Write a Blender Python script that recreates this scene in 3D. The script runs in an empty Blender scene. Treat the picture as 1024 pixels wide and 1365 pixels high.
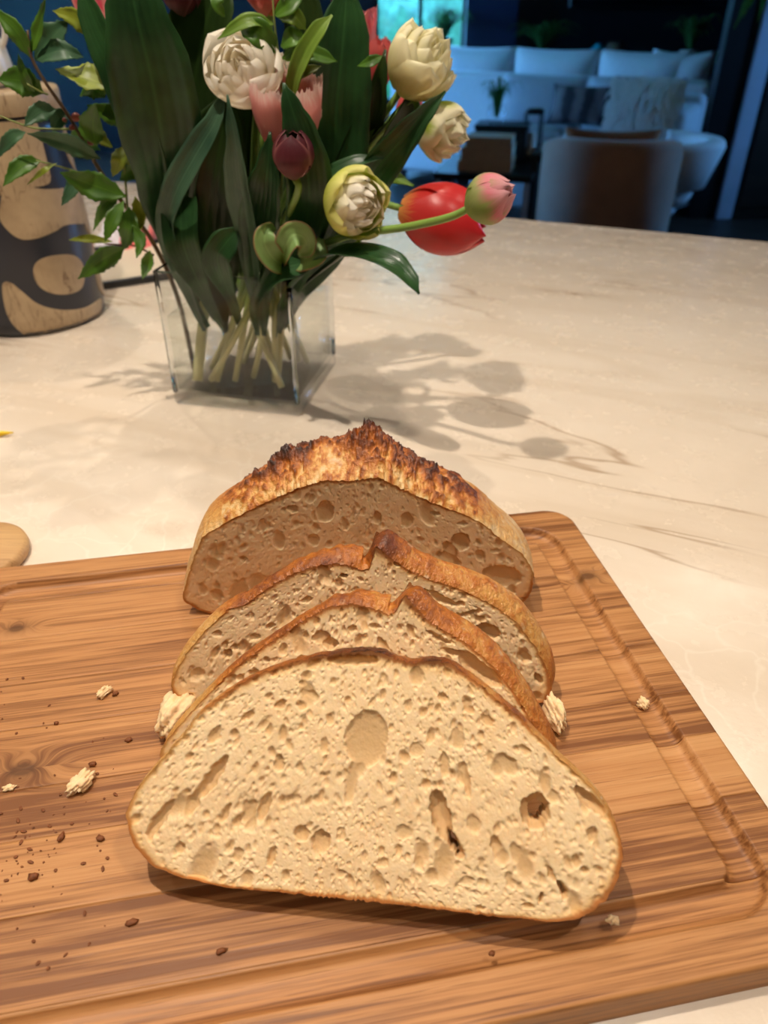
import bpy, bmesh, math, random
import numpy as np
from mathutils import Vector, Matrix, Quaternion

PI = math.pi
CT = 0.92                       # height of the worktop above the floor
BT = CT + 0.022                 # top of the cutting board
SC = bpy.context.scene
COL = SC.collection

# ------------------------------------------------------------------ camera
PITCH = math.radians(34.3)
F_PX = 1000.0
CAM = Vector((0.0, 0.0, CT + 0.40))
cam_data = bpy.data.cameras.new('camera')
cam_data.sensor_fit = 'VERTICAL'
cam_data.sensor_height = 36.0
cam_data.sensor_width = 27.0
cam_data.lens = F_PX / 1365.0 * 36.0
cam_data.clip_start = 0.02
cam_data.clip_end = 200
cam_data.dof.use_dof = True
cam_data.dof.focus_distance = 0.47
cam_data.dof.aperture_fstop = 7.5
cam = bpy.data.objects.new('camera', cam_data)
COL.objects.link(cam)
cam.location = CAM
cam.rotation_euler = (PI / 2 - PITCH, 0, 0)
SC.camera = cam

# ------------------------------------------------------------------ world and exposure
world = bpy.data.worlds.new('sky')
SC.world = world
world.use_nodes = True
_bg = world.node_tree.nodes['Background']
_bg.inputs['Color'].default_value = (0.14, 0.45, 1.0, 1)
_bg.inputs['Strength'].default_value = 34.0
SC.view_settings.view_transform = 'Standard'
SC.view_settings.look = 'None'
SC.view_settings.gamma = 1.0
SC.view_settings.use_curve_mapping = False
SC.view_settings.exposure = -0.10
LAMP_COLOUR = (1.0, 0.89, 0.755)
CEIL = 2.55
# ceiling downlights: x, y, watts, radius of the lamp
DOWNLIGHTS = [(-0.35, 0.38, 20, 0.019), (0.52, 0.0, 9, 0.019), (-1.22, 0.76, 6, 0.02), (1.39, -0.38, 3, 0.02),
              (-0.84, 1.69, 10, 0.02), (0.03, 1.31, 8, 0.02), (0.90, 0.93, 4, 0.02), (1.28, 1.87, 7, 0.03), (-1.10, 2.73, 6, 0.03),
              (-0.73, -0.55, 5.5, 0.03), (0.14, -0.93, 5.5, 0.03)]

# ------------------------------------------------------------------ helpers
_F = Vector((0, math.cos(PITCH), -math.sin(PITCH)))
_U = Vector((0, math.sin(PITCH), math.cos(PITCH)))
_R = Vector((1, 0, 0))


def ray(u, v):
    return _F + _R * ((u - 512.0) / F_PX) - _U * ((v - 682.5) / F_PX)


def P(u, v, y):
    """point of the place seen at u, v that stands y metres in front of the camera"""
    d = ray(u, v)
    return CAM + d * (y / d.y)


def PZ(u, v, z):
    d = ray(u, v)
    return CAM + d * ((z - CAM.z) / d.z)


def px(u, v, y):
    """metres per pixel there"""
    return y / ray(u, v).y / F_PX


def link(name, me, parent=None, mat=None, loc=None):
    o = bpy.data.objects.new(name, me)
    COL.objects.link(o)
    if mat is not None and me is not None:
        me.materials.append(mat)
    if parent is not None:
        o.parent = parent
    if loc is not None:
        o.location = loc
    return o


def mesh(name, verts, faces, smooth=True):
    me = bpy.data.meshes.new(name)
    if isinstance(verts, np.ndarray) and isinstance(faces, np.ndarray):
        n, k = faces.shape
        me.vertices.add(len(verts))
        me.vertices.foreach_set('co', np.ascontiguousarray(verts, dtype=np.float32).ravel())
        me.loops.add(n * k)
        me.loops.foreach_set('vertex_index', np.ascontiguousarray(faces, dtype=np.int32).ravel())
        me.polygons.add(n)
        me.polygons.foreach_set('loop_start', np.arange(0, n * k, k, dtype=np.int32))
        me.polygons.foreach_set('loop_total', np.full(n, k, dtype=np.int32))
        me.update(calc_edges=True)
        me.validate()
    else:
        me.from_pydata([tuple(v) for v in verts], [], [tuple(f) for f in faces])
        me.update()
    if smooth:
        me.polygons.foreach_set('use_smooth', [True] * len(me.polygons))
    return me


def fattr(me, name, vals):
    a = me.attributes.new(name, 'FLOAT', 'POINT')
    a.data.foreach_set('value', np.ascontiguousarray(vals, dtype=np.float32).ravel())


def thing(name, label, cat, loc=(0, 0, 0), rot=(0, 0, 0), group=None):
    o = bpy.data.objects.new(name, None)
    o.empty_display_size = 0.02
    COL.objects.link(o)
    o.location = loc
    o.rotation_euler = rot
    tag(o, label, cat, group)
    return o


def tag(o, label=None, cat=None, group=None, kind=None):
    if label: o['label'] = label
    if cat: o['category'] = cat
    if group: o['group'] = group
    if kind: o['kind'] = kind
    return o


def bm_mesh(name, bm, smooth=False):
    me = bpy.data.meshes.new(name)
    bm.normal_update()
    bm.to_mesh(me)
    bm.free()
    if smooth:
        me.polygons.foreach_set('use_smooth', [True] * len(me.polygons))
    return me


def box_mesh(name, x0, x1, y0, y1, z0, z1, bev=0.0, seg=2):
    bm = bmesh.new()
    bmesh.ops.create_cube(bm, size=1)
    for v in bm.verts:
        v.co = Vector(((x0 + x1) / 2 + v.co.x * (x1 - x0), (y0 + y1) / 2 + v.co.y * (y1 - y0), (z0 + z1) / 2 + v.co.z * (z1 - z0)))
    if bev > 0:
        bmesh.ops.bevel(bm, geom=list(bm.edges), offset=bev, segments=seg, profile=0.5, affect='EDGES')
    return bm_mesh(name, bm, bev > 0 and seg > 1)


def box(name, parent, mat, x0, x1, y0, y1, z0, z1, bev=0.0, seg=2):
    return link(name, box_mesh(name, x0, x1, y0, y1, z0, z1, bev, seg), parent, mat)


def lathe_mesh(name, prof, n=32, cap=True):
    vs, fs = [], []
    for r, z in prof:
        for i in range(n):
            a = 2 * PI * i / n
            vs.append((r * math.cos(a), r * math.sin(a), z))
    for k in range(len(prof) - 1):
        for i in range(n):
            j = (i + 1) % n
            fs.append((k * n + i, k * n + j, (k + 1) * n + j, (k + 1) * n + i))
    if cap:
        fs.append(tuple(range(n - 1, -1, -1)))
        m = (len(prof) - 1) * n
        fs.append(tuple(range(m, m + n)))
    return mesh(name, vs, fs)


def catmull(pts, n):
    pts = [Vector(p) for p in pts]
    ext = [pts[0] * 2 - pts[1]] + pts + [pts[-1] * 2 - pts[-2]]
    out = []
    for k in range(n + 1):
        s = k / n * (len(pts) - 1)
        i = min(int(s), len(pts) - 2)
        t = s - i
        a, b, c, d = ext[i:i + 4]
        out.append(0.5 * ((2 * b) + (c - a) * t + (2 * a - 5 * b + 4 * c - d) * t * t + (3 * b - a - 3 * c + d) * t ** 3))
    return out


def tube_mesh(name, pts, rads, n=8, steps=None):
    """round tube along a smooth path; rads one number or a list along the path"""
    steps = steps or max(4, 5 * (len(pts) - 1))
    c = catmull(pts, steps) if len(pts) > 2 or steps else [Vector(p) for p in pts]
    if not isinstance(rads, (list, tuple)):
        rads = [rads, rads]
    vs, fs = [], []
    ref = Vector((0.31, 0.83, 0.47)).normalized()
    for k, p in enumerate(c):
        t = (c[min(k + 1, len(c) - 1)] - c[max(k - 1, 0)]).normalized()
        a = t.cross(ref)
        if a.length < 1e-3: a = t.cross(Vector((1, 0, 0)))
        a.normalize()
        b = t.cross(a)
        s = k / (len(c) - 1) * (len(rads) - 1)
        i = min(int(s), len(rads) - 2)
        r = rads[i] + (rads[i + 1] - rads[i]) * (s - i)
        for j in range(n):
            w = 2 * PI * j / n
            vs.append(p + a * (r * math.cos(w)) + b * (r * math.sin(w)))
    for k in range(len(c) - 1):
        for j in range(n):
            m = (j + 1) % n
            fs.append((k * n + j, k * n + m, (k + 1) * n + m, (k + 1) * n + j))
    fs.append(tuple(range(n - 1, -1, -1)))
    fs.append(tuple(range((len(c) - 1) * n, len(c) * n)))
    return mesh(name, vs, fs)


def vnoise(x, y, seed=0):
    rng = np.random.RandomState(seed)
    lat = rng.rand(256, 256)
    xi = np.floor(x).astype(int); yi = np.floor(y).astype(int)
    fx = x - xi; fy = y - yi
    fx = fx * fx * (3 - 2 * fx); fy = fy * fy * (3 - 2 * fy)
    g = lambda i, j: lat[np.mod(i, 256), np.mod(j, 256)]
    return (g(xi, yi) * (1 - fx) + g(xi + 1, yi) * fx) * (1 - fy) + (g(xi, yi + 1) * (1 - fx) + g(xi + 1, yi + 1) * fx) * fy - 0.5


def fbm(x, y, seed=0, octaves=4):
    s = 0; a = 1.0
    for k in range(octaves):
        s = s + a * vnoise(x * 2 ** k, y * 2 ** k, seed + k)
        a *= 0.55
    return s


# ------------------------------------------------------------------ node helpers
class NT:
    def __init__(self, name):
        self.m = bpy.data.materials.new(name)
        self.m.use_nodes = True
        self.t = self.m.node_tree
        self.b = self.t.nodes['Principled BSDF']
        self.out = self.t.nodes['Material Output']

    def n(self, kind, **kw):
        nd = self.t.nodes.new(kind)
        for k, v in kw.items():
            setattr(nd, k, v)
        return nd

    def put(self, sock, v):
        if isinstance(v, bpy.types.NodeSocket):
            self.t.links.new(v, sock)
        elif isinstance(v, (tuple, list)):
            sock.default_value = tuple(v) + (1,) if len(v) == 3 and len(sock.default_value) == 4 else tuple(v)
        else:
            sock.default_value = v

    def math(self, op, a, b=0.0, c=None, clamp=False):
        nd = self.n('ShaderNodeMath', operation=op, use_clamp=clamp)
        self.put(nd.inputs[0], a); self.put(nd.inputs[1], b)
        if c is not None: self.put(nd.inputs[2], c)
        return nd.outputs[0]

    def coord(self, which='Object'):
        return self.n('ShaderNodeTexCoord').outputs[which]

    def mapping(self, vec, scale=(1, 1, 1), loc=(0, 0, 0), rot=(0, 0, 0)):
        nd = self.n('ShaderNodeMapping')
        self.put(nd.inputs['Vector'], vec)
        nd.inputs['Scale'].default_value = scale
        self.put(nd.inputs['Location'], loc)
        nd.inputs['Rotation'].default_value = rot
        return nd.outputs[0]

    def noise(self, vec, scale=5, detail=3, rough=0.55, dist=0.0, col=False):
        nd = self.n('ShaderNodeTexNoise')
        self.put(nd.inputs['Vector'], vec)
        nd.inputs['Scale'].default_value = scale
        nd.inputs['Detail'].default_value = detail
        nd.inputs['Roughness'].default_value = rough
        nd.inputs['Distortion'].default_value = dist
        return nd.outputs['Color' if col else 'Fac']

    def ramp(self, fac, stops):
        nd = self.n('ShaderNodeValToRGB')
        self.put(nd.inputs[0], fac)
        el = nd.color_ramp.elements
        while len(el) < len(stops): el.new(0.5)
        for e, (p, c) in zip(el, stops):
            e.position = p
            e.color = tuple(c) + (1,) if len(c) == 3 else c
        return nd.outputs[0]

    def rng(self, v, a, b, c=0.0, d=1.0, smooth=False):
        nd = self.n('ShaderNodeMapRange')
        if smooth: nd.interpolation_type = 'SMOOTHSTEP'
        self.put(nd.inputs[0], v)
        for k, x in zip((1, 2, 3, 4), (a, b, c, d)): nd.inputs[k].default_value = x
        return nd.outputs[0]

    def mix(self, fac, a, b, mode='MIX'):
        nd = self.n('ShaderNodeMix', data_type='RGBA', blend_type=mode)
        self.put(nd.inputs[0], fac); self.put(nd.inputs[6], a); self.put(nd.inputs[7], b)
        return nd.outputs[2]

    def attr(self, name):
        return self.n('ShaderNodeAttribute', attribute_name=name).outputs['Fac']

    def bump(self, h, strength=0.3, dist=0.001):
        nd = self.n('ShaderNodeBump')
        nd.inputs['Strength'].default_value = strength
        nd.inputs['Distance'].default_value = dist
        self.put(nd.inputs['Height'], h)
        self.t.links.new(nd.outputs[0], self.b.inputs['Normal'])

    def set(self, **kw):
        names = dict(base='Base Color', rough='Roughness', metal='Metallic', spec='Specular IOR Level', coat='Coat Weight',
                     sss='Subsurface Weight', trans='Transmission Weight', ior='IOR', emit='Emission Color', emit_s='Emission Strength', sheen='Sheen Weight')
        for k, v in kw.items():
            self.put(self.b.inputs[names[k]], v)
        return self


def srgb(r, g, b):
    f = lambda c: (c / 255 / 12.92) if c / 255 <= 0.04045 else ((c / 255 + 0.055) / 1.055) ** 2.4
    return (f(r), f(g), f(b))


def plain(name, c, rough=0.5, var=0.12, scale=20, bump=0.0, **kw):
    """one colour with a little procedural unevenness"""
    n = NT(name)
    co = n.coord()
    f = n.noise(co, scale, 4)
    lo = tuple(max(0, x * (1 - var)) for x in c); hi = tuple(min(1, x * (1 + var)) for x in c)
    n.set(base=n.ramp(f, [(0.3, lo), (0.7, hi)]), rough=rough, **kw)
    if bump: n.bump(n.noise(co, scale * 6, 3), bump, 0.002)
    return n.m
# ------------------------------------------------------------------ materials of the setting
def mat_stone():
    n = NT('quartzite')
    co = n.coord()
    base_n = n.noise(n.mapping(co, (1.0, 2.6, 1), (0, 0, 0), (0, 0, math.radians(-14))), 2.0, 6, 0.6, 0.5)
    fine = n.noise(co, 26, 6, 0.65)
    c = n.ramp(base_n, [(0.25, srgb(219, 201, 180)), (0.5, srgb(227, 211, 192)), (0.75, srgb(233, 219, 202))])
    c = n.mix(n.rng(fine, 0.35, 0.7, 0, 0.10), c, srgb(208, 188, 160))
    # long rust and grey veins that run across the slab
    m = n.mapping(co, (1.5, 8.0, 1), (0.6, 0.2, 0), (0, 0, math.radians(-14)))
    v = n.noise(m, 0.75, 5, 0.52, 0.35)
    vein = n.rng(n.math('ABSOLUTE', n.math('SUBTRACT', v, 0.5)), 0.0, 0.012, 1, 0, True)
    gate = n.rng(n.noise(co, 2.3, 2), 0.46, 0.62, 0, 1, True)
    c = n.mix(n.math('MULTIPLY', n.math('MULTIPLY', vein, gate), 0.6), c, srgb(150, 117, 84))
    soft = n.rng(n.math('ABSOLUTE', n.math('SUBTRACT', v, 0.53)), 0.0, 0.06, 1, 0, True)
    c = n.mix(n.math('MULTIPLY', soft, 0.17), c, srgb(190, 164, 132))
    # pale hairline crystal seams
    vo = n.n('ShaderNodeTexVoronoi', feature='DISTANCE_TO_EDGE', voronoi_dimensions='2D')
    n.put(vo.inputs['Vector'], n.mix(0.15, co, n.noise(co, 7, 4, col=True)))
    vo.inputs['Scale'].default_value = 22
    hair = n.math('MULTIPLY', n.rng(vo.outputs['Distance'], 0.0, 0.05, 1, 0), n.rng(n.noise(co, 5, 2), 0.42, 0.65, 0, 0.28))
    c = n.mix(hair, c, srgb(243, 234, 218))
    n.set(base=c, rough=n.rng(fine, 0.3, 0.7, 0.19, 0.31), spec=0.5)
    n.bump(n.math('ADD', n.noise(co, 120, 4), n.math('MULTIPLY', fine, 1.5)), 0.12, 0.0015)
    return n.m


def mat_wood(name, light, mid, dark, yfreq=42.0, knots=(), per_object=True):
    """long grain along local x; rings bend round the knots"""
    n = NT(name)
    co = n.coord()
    sep = n.n('ShaderNodeSeparateXYZ'); n.put(sep.inputs[0], co)
    x, y, z = sep.outputs
    if per_object:
        r = n.n('ShaderNodeObjectInfo').outputs['Random']
    else:
        r = n.math('MULTIPLY', 1.0, 0.37)
    warp = 0.0
    kd = 0.0
    for (kx, ky, s) in knots:
        dx = n.math('SUBTRACT', x, kx); dy = n.math('MULTIPLY', n.math('SUBTRACT', y, ky), 1.7)
        d2 = n.math('ADD', n.math('MULTIPLY', dx, dx), n.math('MULTIPLY', dy, dy))
        e = n.math('POWER', 2.71828, n.math('MULTIPLY', d2, -1.0 / (s * s)))
        warp = n.math('ADD', warp, n.math('MULTIPLY', e, n.math('MULTIPLY', n.math('SIGN', dy), s * 0.9)))
        e2 = n.math('POWER', 2.71828, n.math('MULTIPLY', d2, -1.0 / (s * s * 0.12)))
        kd = n.math('MAXIMUM', kd, n.math('ADD', n.math('MULTIPLY', e, 0.35), e2))
    comb = n.n('ShaderNodeCombineXYZ')
    n.put(comb.inputs[0], n.math('ADD', n.math('MULTIPLY', x, 2.6), n.math('MULTIPLY', r, 37.0)))
    n.put(comb.inputs[1], n.math('MULTIPLY', n.math('ADD', y, warp), yfreq))
    n.put(comb.inputs[2], n.math('MULTIPLY', z, yfreq * 0.6))
    v = comb.outputs[0]
    broad = n.noise(v, 1.0, 3, 0.5, 0.35)
    rings = n.math('SINE', n.math('MULTIPLY', n.math('ADD', n.math('MULTIPLY', broad, 5.0), n.math('MULTIPLY', y, yfreq * 0.5)), 6.0))
    comb2 = n.n('ShaderNodeCombineXYZ')
    n.put(comb2.inputs[0], n.math('ADD', n.math('MULTIPLY', x, 12.0), n.math('MULTIPLY', r, 11.0)))
    n.put(comb2.inputs[1], n.math('MULTIPLY', n.math('ADD', y, warp), 620.0))
    n.put(comb2.inputs[2], n.math('MULTIPLY', z, 300.0))
    fibre = n.noise(comb2.outputs[0], 1.0, 4, 0.6)
    pores = n.rng(n.noise(n.mapping(comb2.outputs[0], (2.2, 1.5, 1)), 1.0, 2, 0.5), 0.62, 0.70, 0, 1)
    f = n.math('ADD', n.math('MULTIPLY', broad, 0.62), n.math('ADD', n.math('MULTIPLY', rings, 0.05), n.math('MULTIPLY', n.math('SUBTRACT', fibre, 0.5), 0.62)))
    f = n.math('ADD', f, n.math('MULTIPLY', n.math('SUBTRACT', r, 0.42), 0.26))
    c = n.ramp(f, [(0.16, dark), (0.36, mid), (0.62, light)])
    c = n.mix(n.math('MULTIPLY', pores, 0.5), c, dark)
    if knots:
        c = n.mix(n.math('MINIMUM', kd, 0.8), c, tuple(q * 0.42 for q in dark))
    n.set(base=c, rough=n.rng(fibre, 0.3, 0.7, 0.36, 0.55), spec=0.35)
    n.bump(n.math('SUBTRACT', fibre, n.math('MULTIPLY', pores, 0.6)), 0.25, 0.0006)
    return n.m


M_STONE = mat_stone()
M_FLOOR = mat_wood('dark floor boards', srgb(66, 52, 44), srgb(50, 39, 33), srgb(32, 25, 21), 12.0)
M_NAVY = plain('navy paint', srgb(9, 16, 27), 0.5, 0.1, 3)
M_BLACK = plain('black lacquer', srgb(14, 14, 18), 0.35, 0.15, 6)
M_CEIL = plain('ceiling paint', srgb(226, 222, 214), 0.9, 0.02, 4)
M_WARMWALL = plain('kitchen wall paint', srgb(176, 160, 140), 0.8, 0.03, 4)
M_DARKWOOD = mat_wood('dark stained oak', srgb(52, 34, 24), srgb(38, 25, 18), srgb(22, 14, 10), 14.0)
M_GREYPAINT_LIT = plain('grey blue paint and daylit strip', srgb(170, 180, 200), 0.4, 0.08, 5)  # also carries the blue daylight on the column strip in its colour
M_GLASSPANE = None


def mat_pane():
    n = NT('window pane')
    tr = n.n('ShaderNodeBsdfTransparent'); gl = n.n('ShaderNodeBsdfGlossy'); gl.inputs['Roughness'].default_value = 0.02
    fr = n.n('ShaderNodeFresnel'); fr.inputs[0].default_value = 1.45
    mx = n.n('ShaderNodeMixShader')
    n.t.links.new(fr.outputs[0], mx.inputs[0]); n.t.links.new(tr.outputs[0], mx.inputs[1]); n.t.links.new(gl.outputs[0], mx.inputs[2])
    n.t.links.new(mx.outputs[0], n.out.inputs['Surface'])
    return n.m


M_PANE = mat_pane()

# ------------------------------------------------------------------ the room
RX0, RX1, RY0, RY1 = -4.2, 4.6, -2.6, 8.6
# window openings
WF = (-0.10, 0.80, 0.45, 2.35)      # far wall: x0 x1 z0 z1
WL = (5.9, 8.3, 0.35, 2.45)
WR = (4.35, 5.0, 0.90, 2.40)         # left wall: y0 y1 z0 z1


def struct(name, me, mat, parent=None):
    o = link(name, me, parent, mat)
    if parent is None: o['kind'] = 'structure'
    return o


def boxes_mesh(name, bs, bev=0):
    bm = bmesh.new()
    for (x0, x1, y0, y1, z0, z1) in bs:
        g = bmesh.ops.create_cube(bm, size=1)['verts']
        for v in g:
            v.co = Vector(((x0 + x1) / 2 + v.co.x * (x1 - x0), (y0 + y1) / 2 + v.co.y * (y1 - y0), (z0 + z1) / 2 + v.co.z * (z1 - z0)))
    return bm_mesh(name, bm)


struct('floor', boxes_mesh('floor', [(RX0 - .2, RX1 + .2, RY0 - .2, RY1 + .2, -0.1, 0)]), M_FLOOR)
struct('ceiling', boxes_mesh('ceiling', [(RX0 - .2, RX1 + .2, RY0 - .2, RY1 + .2, CEIL, CEIL + .1)]), M_CEIL)
struct('wall_far', boxes_mesh('wall_far', [(RX0, WF[0], RY1, RY1 + .15, 0, CEIL), (WF[1], RX1, RY1, RY1 + .15, 0, CEIL),
                                           (WF[0], WF[1], RY1, RY1 + .15, 0, WF[2]), (WF[0], WF[1], RY1, RY1 + .15, WF[3], CEIL)]), M_NAVY)
struct('wall_left', boxes_mesh('wall_left', [(RX0 - .15, RX0, RY0, WL[0], 0, CEIL), (RX0 - .15, RX0, WL[1], RY1 + .15, 0, CEIL),
                                             (RX0 - .15, RX0, WL[0], WL[1], 0, WL[2]), (RX0 - .15, RX0, WL[0], WL[1], WL[3], CEIL)]), M_NAVY)
struct('wall_right', boxes_mesh('wall_right', [(RX1, RX1 + .15, RY0, WR[0], 0, CEIL), (RX1, RX1 + .15, WR[1], RY1 + .15, 0, CEIL),
                                              (RX1, RX1 + .15, WR[0], WR[1], 0, WR[2]), (RX1, RX1 + .15, WR[0], WR[1], WR[3], CEIL)]), M_NAVY)
struct('wall_near', boxes_mesh('wall_near', [(RX0 - .15, RX1 + .15, RY0 - .15, RY0, 0, CEIL)]), M_WARMWALL)


def window(name, axis, a0, a1, z0, z1, pos, n):
    w = bpy.data.objects.new(name, None); COL.objects.link(w); w['kind'] = 'structure'
    def bx(a, b, c, d, lo, hi):
        return (a, b, pos + lo, pos + hi, c, d) if axis == 'x' else (pos + lo, pos + hi, a, b, c, d)
    t = 0.05
    struct('window_frame', boxes_mesh('window_frame', [bx(a0, a1, z0, z0 + t, .02, .10), bx(a0, a1, z1 - t, z1, .02, .10),
                                                       bx(a0, a0 + t, z0 + t, z1 - t, .02, .10), bx(a1 - t, a1, z0 + t, z1 - t, .02, .10)]), M_BLACK, w)
    st = (a1 - a0 - 2 * t) / n
    for k in range(n):
        p0 = a0 + t + st * k
        struct('pane', boxes_mesh('pane', [bx(p0 + .02, p0 + st - .02, z0 + t, z1 - t, .055, .060)]), M_PANE, w)
        if k:
            struct('mullion', boxes_mesh('mullion', [bx(p0 - .02, p0 + .02, z0 + t, z1 - t, .03, .09)]), M_BLACK, w)
    return w


window('window_1', 'x', WF[0], WF[1], WF[2], WF[3], RY1, 2)
window('window_2', 'y', WL[0], WL[1], WL[2], WL[3], RX0 - .12, 3)
window('window_3', 'y', WR[0], WR[1], WR[2], WR[3], RX1 + .02, 1)
for nm, loc, rot, sx, sy in (('far', ((WF[0] + WF[1]) / 2, RY1 + .14, (WF[2] + WF[3]) / 2), (-PI / 2, 0, 0), WF[1] - WF[0], WF[3] - WF[2]),
                             ('left', (RX0 - .14, (WL[0] + WL[1]) / 2, (WL[2] + WL[3]) / 2), (0, -PI / 2, 0), WL[3] - WL[2], WL[1] - WL[0]),
                             ('right', (RX1 + .14, (WR[0] + WR[1]) / 2, (WR[2] + WR[3]) / 2), (0, PI / 2, 0), WR[3] - WR[2], WR[1] - WR[0])):
    ld = bpy.data.lights.new('sky_portal', 'AREA'); ld.shape = 'RECTANGLE'; ld.size = sx; ld.size_y = sy
    ld.cycles.is_portal = True
    lo = bpy.data.objects.new('sky_portal', ld); COL.objects.link(lo); lo.location = loc; lo.rotation_euler = rot

# garden outside
M_LAWN = plain('lawn', srgb(70, 150, 60), 0.9, 0.3, 2)
M_HEDGE = plain('hedge leaves', srgb(62, 96, 72), 0.8, 0.5, 9)
struct('ground', boxes_mesh('ground', [(-30, 30, RY1 + .15, 40, -0.3, -0.2), (-40, RX0 - .15, RY0, 40, -0.3, -0.2), (RX1 + .15, 40, RY0, 40, -0.3, -0.2)]), M_LAWN)
rr = random.Random(5)
for k, (hx, hy, hw, hh) in enumerate(((-2.6, 12.5, 1.5, 2.6), (0.9, 13.2, 1.9, 3.6), (4.3, 12.6, 1.4, 2.4))):
    bm = bmesh.new()
    bmesh.ops.create_icosphere(bm, subdivisions=4, radius=1)
    for v in bm.verts:
        q = v.co.normalized()
        s = 1 + 0.13 * math.sin(7 * q.x + k) * math.sin(6 * q.z) + rr.uniform(-.07, .07)
        v.co = Vector((q.x * hw * s, q.y * 0.9 * s, (q.z + 1) * hh / 2 * s))
    o = link('garden_shrub', bm_mesh('garden_shrub', bm), None, M_HEDGE, (hx, hy, -0.3))
    tag(o, ('leftmost big green garden shrub outside the far window', 'tallest green garden shrub outside behind the far window', 'rightmost green garden shrub outside the far window')[k], 'shrub', 'garden shrubs')

# ceiling downlights
M_TRIM = plain('white trim', srgb(235, 232, 226), 0.4, 0.02, 8)
nl = NT('lamp lens'); nl.set(base=(1, 1, 1), emit=LAMP_COLOUR, emit_s=22.0); M_LENS = nl.m
_where = ('left of the vase towards the camera', 'right of the camera over the worktop', 'over the far left end of the worktop', 'beyond the right end of the worktop', 'left behind the wooden drum', 'behind the flower vase',
          'over the right half of the worktop', 'beyond the far right of the worktop', 'nearest the living room on the left', 'behind the camera on the left', 'behind the camera in the middle')
ring_me = lathe_mesh('trim_ring', [(0.034, -0.001), (0.048, -0.001), (0.050, -0.006), (0.046, -0.010), (0.036, -0.010), (0.034, -0.006)], 28, False)
lens_me = lathe_mesh('lens', [(0.0005, -0.0035), (0.034, -0.0035)], 28, False)
for k, (lx, ly, w, rad) in enumerate(DOWNLIGHTS):
    t = thing('ceiling_downlight', 'round recessed white ceiling downlight ' + _where[k], 'ceiling light', (lx, ly, CEIL), group='ceiling downlights')
    link('trim_ring', ring_me, t, None if ring_me.materials else M_TRIM)
    link('lens', lens_me, t, None if lens_me.materials else M_LENS)
    ld = bpy.data.lights.new('downlight_beam', 'SPOT')
    ld.energy = w * 4; ld.color = LAMP_COLOUR; ld.shadow_soft_size = rad; ld.spot_size = math.radians(110); ld.spot_blend = 1.0
    lo = bpy.data.objects.new('downlight_beam', ld); COL.objects.link(lo); lo.parent = t; lo.location = (0, 0, -0.02)

# ------------------------------------------------------------------ kitchen island
ISL = math.atan2(-0.378, 0.926)
isl_o = Vector((0.28, 1.747, 0))
M_CAB = plain('navy cabinet paint', srgb(30, 40, 58), 0.45, 0.06, 6)
t = thing('kitchen_worktop', 'cream veined stone worktop of the kitchen island under the board', 'worktop', (isl_o.x, isl_o.y, 0), (0, 0, ISL))
box('slab', t, M_STONE, -1.9, 1.7, -1.76, 0.0, CT - 0.03, CT, 0.003, 2)
t = thing('island_cabinet', 'navy panelled base cabinet carrying the stone worktop', 'cabinet', (isl_o.x, isl_o.y, 0), (0, 0, ISL))
box('body', t, M_CAB, -1.8, 1.6, -1.60, -0.32, 0.0, CT - 0.032)
for k in range(5):
    box('panel', t, M_CAB, -1.77 + k * .67, -1.13 + k * .67, -0.322, -0.300, 0.10, CT - 0.06, 0.004, 1)

# ------------------------------------------------------------------ cutting board
BYAW = math.radians(10.3)
bc_r = Vector((0.129, 0.512, 0)); e1 = Vector((math.cos(BYAW), math.sin(BYAW), 0)); e2 = Vector((-math.sin(BYAW), math.cos(BYAW), 0))
BW, BD = 0.512, 0.387                  # outer size
GI_X, GI_Y = 0.426, 0.301              # field inside the juice groove
GW = 0.0195                            # groove width
b_center = bc_r - e1 * (GI_X / 2) - e2 * (GI_Y / 2)


def to_board(u, v):
    p = PZ(u, v, BT) - b_center
    return (p.x * e1.x + p.y * e1.y, p.x * e2.x + p.y * e2.y)


knots = [to_board(783, 768) + (0.016,), to_board(22, 838) + (0.014,), to_board(30, 1026) + (0.02,)]
M_TEAK = mat_wood('teak', srgb(199, 147, 95), srgb(180, 125, 75), srgb(122, 75, 39), 75.0, knots)
board = thing('cutting_board', 'rectangular teak cutting board with juice groove on the stone worktop', 'cutting board', (b_center.x, b_center.y, CT), (0, 0, BYAW))


def rr_dist(x, y, hx, hy, r):
    """signed distance to a rounded rectangle, negative inside"""
    qx = np.abs(x) - hx + r; qy = np.abs(y) - hy + r
    return np.hypot(np.maximum(qx, 0), np.maximum(qy, 0)) + np.minimum(np.maximum(qx, qy), 0) - r


def board_z(x, y):
    d_out = -rr_dist(x, y, BW / 2, BD / 2, 0.024)
    r = 0.003
    dd = np.clip(d_out, 0, r)
    z = 0.022 - (r - np.sqrt(np.maximum(r * r - (r - dd) ** 2, 0)))
    g = np.abs(rr_dist(x, y, GI_X / 2 + GW / 2, GI_Y / 2 + GW / 2, 0.018)) / (GW / 2)
    z = z - 0.0070 * np.clip(1 - g ** 4, 0, 1) ** 0.5
    return z


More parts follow.
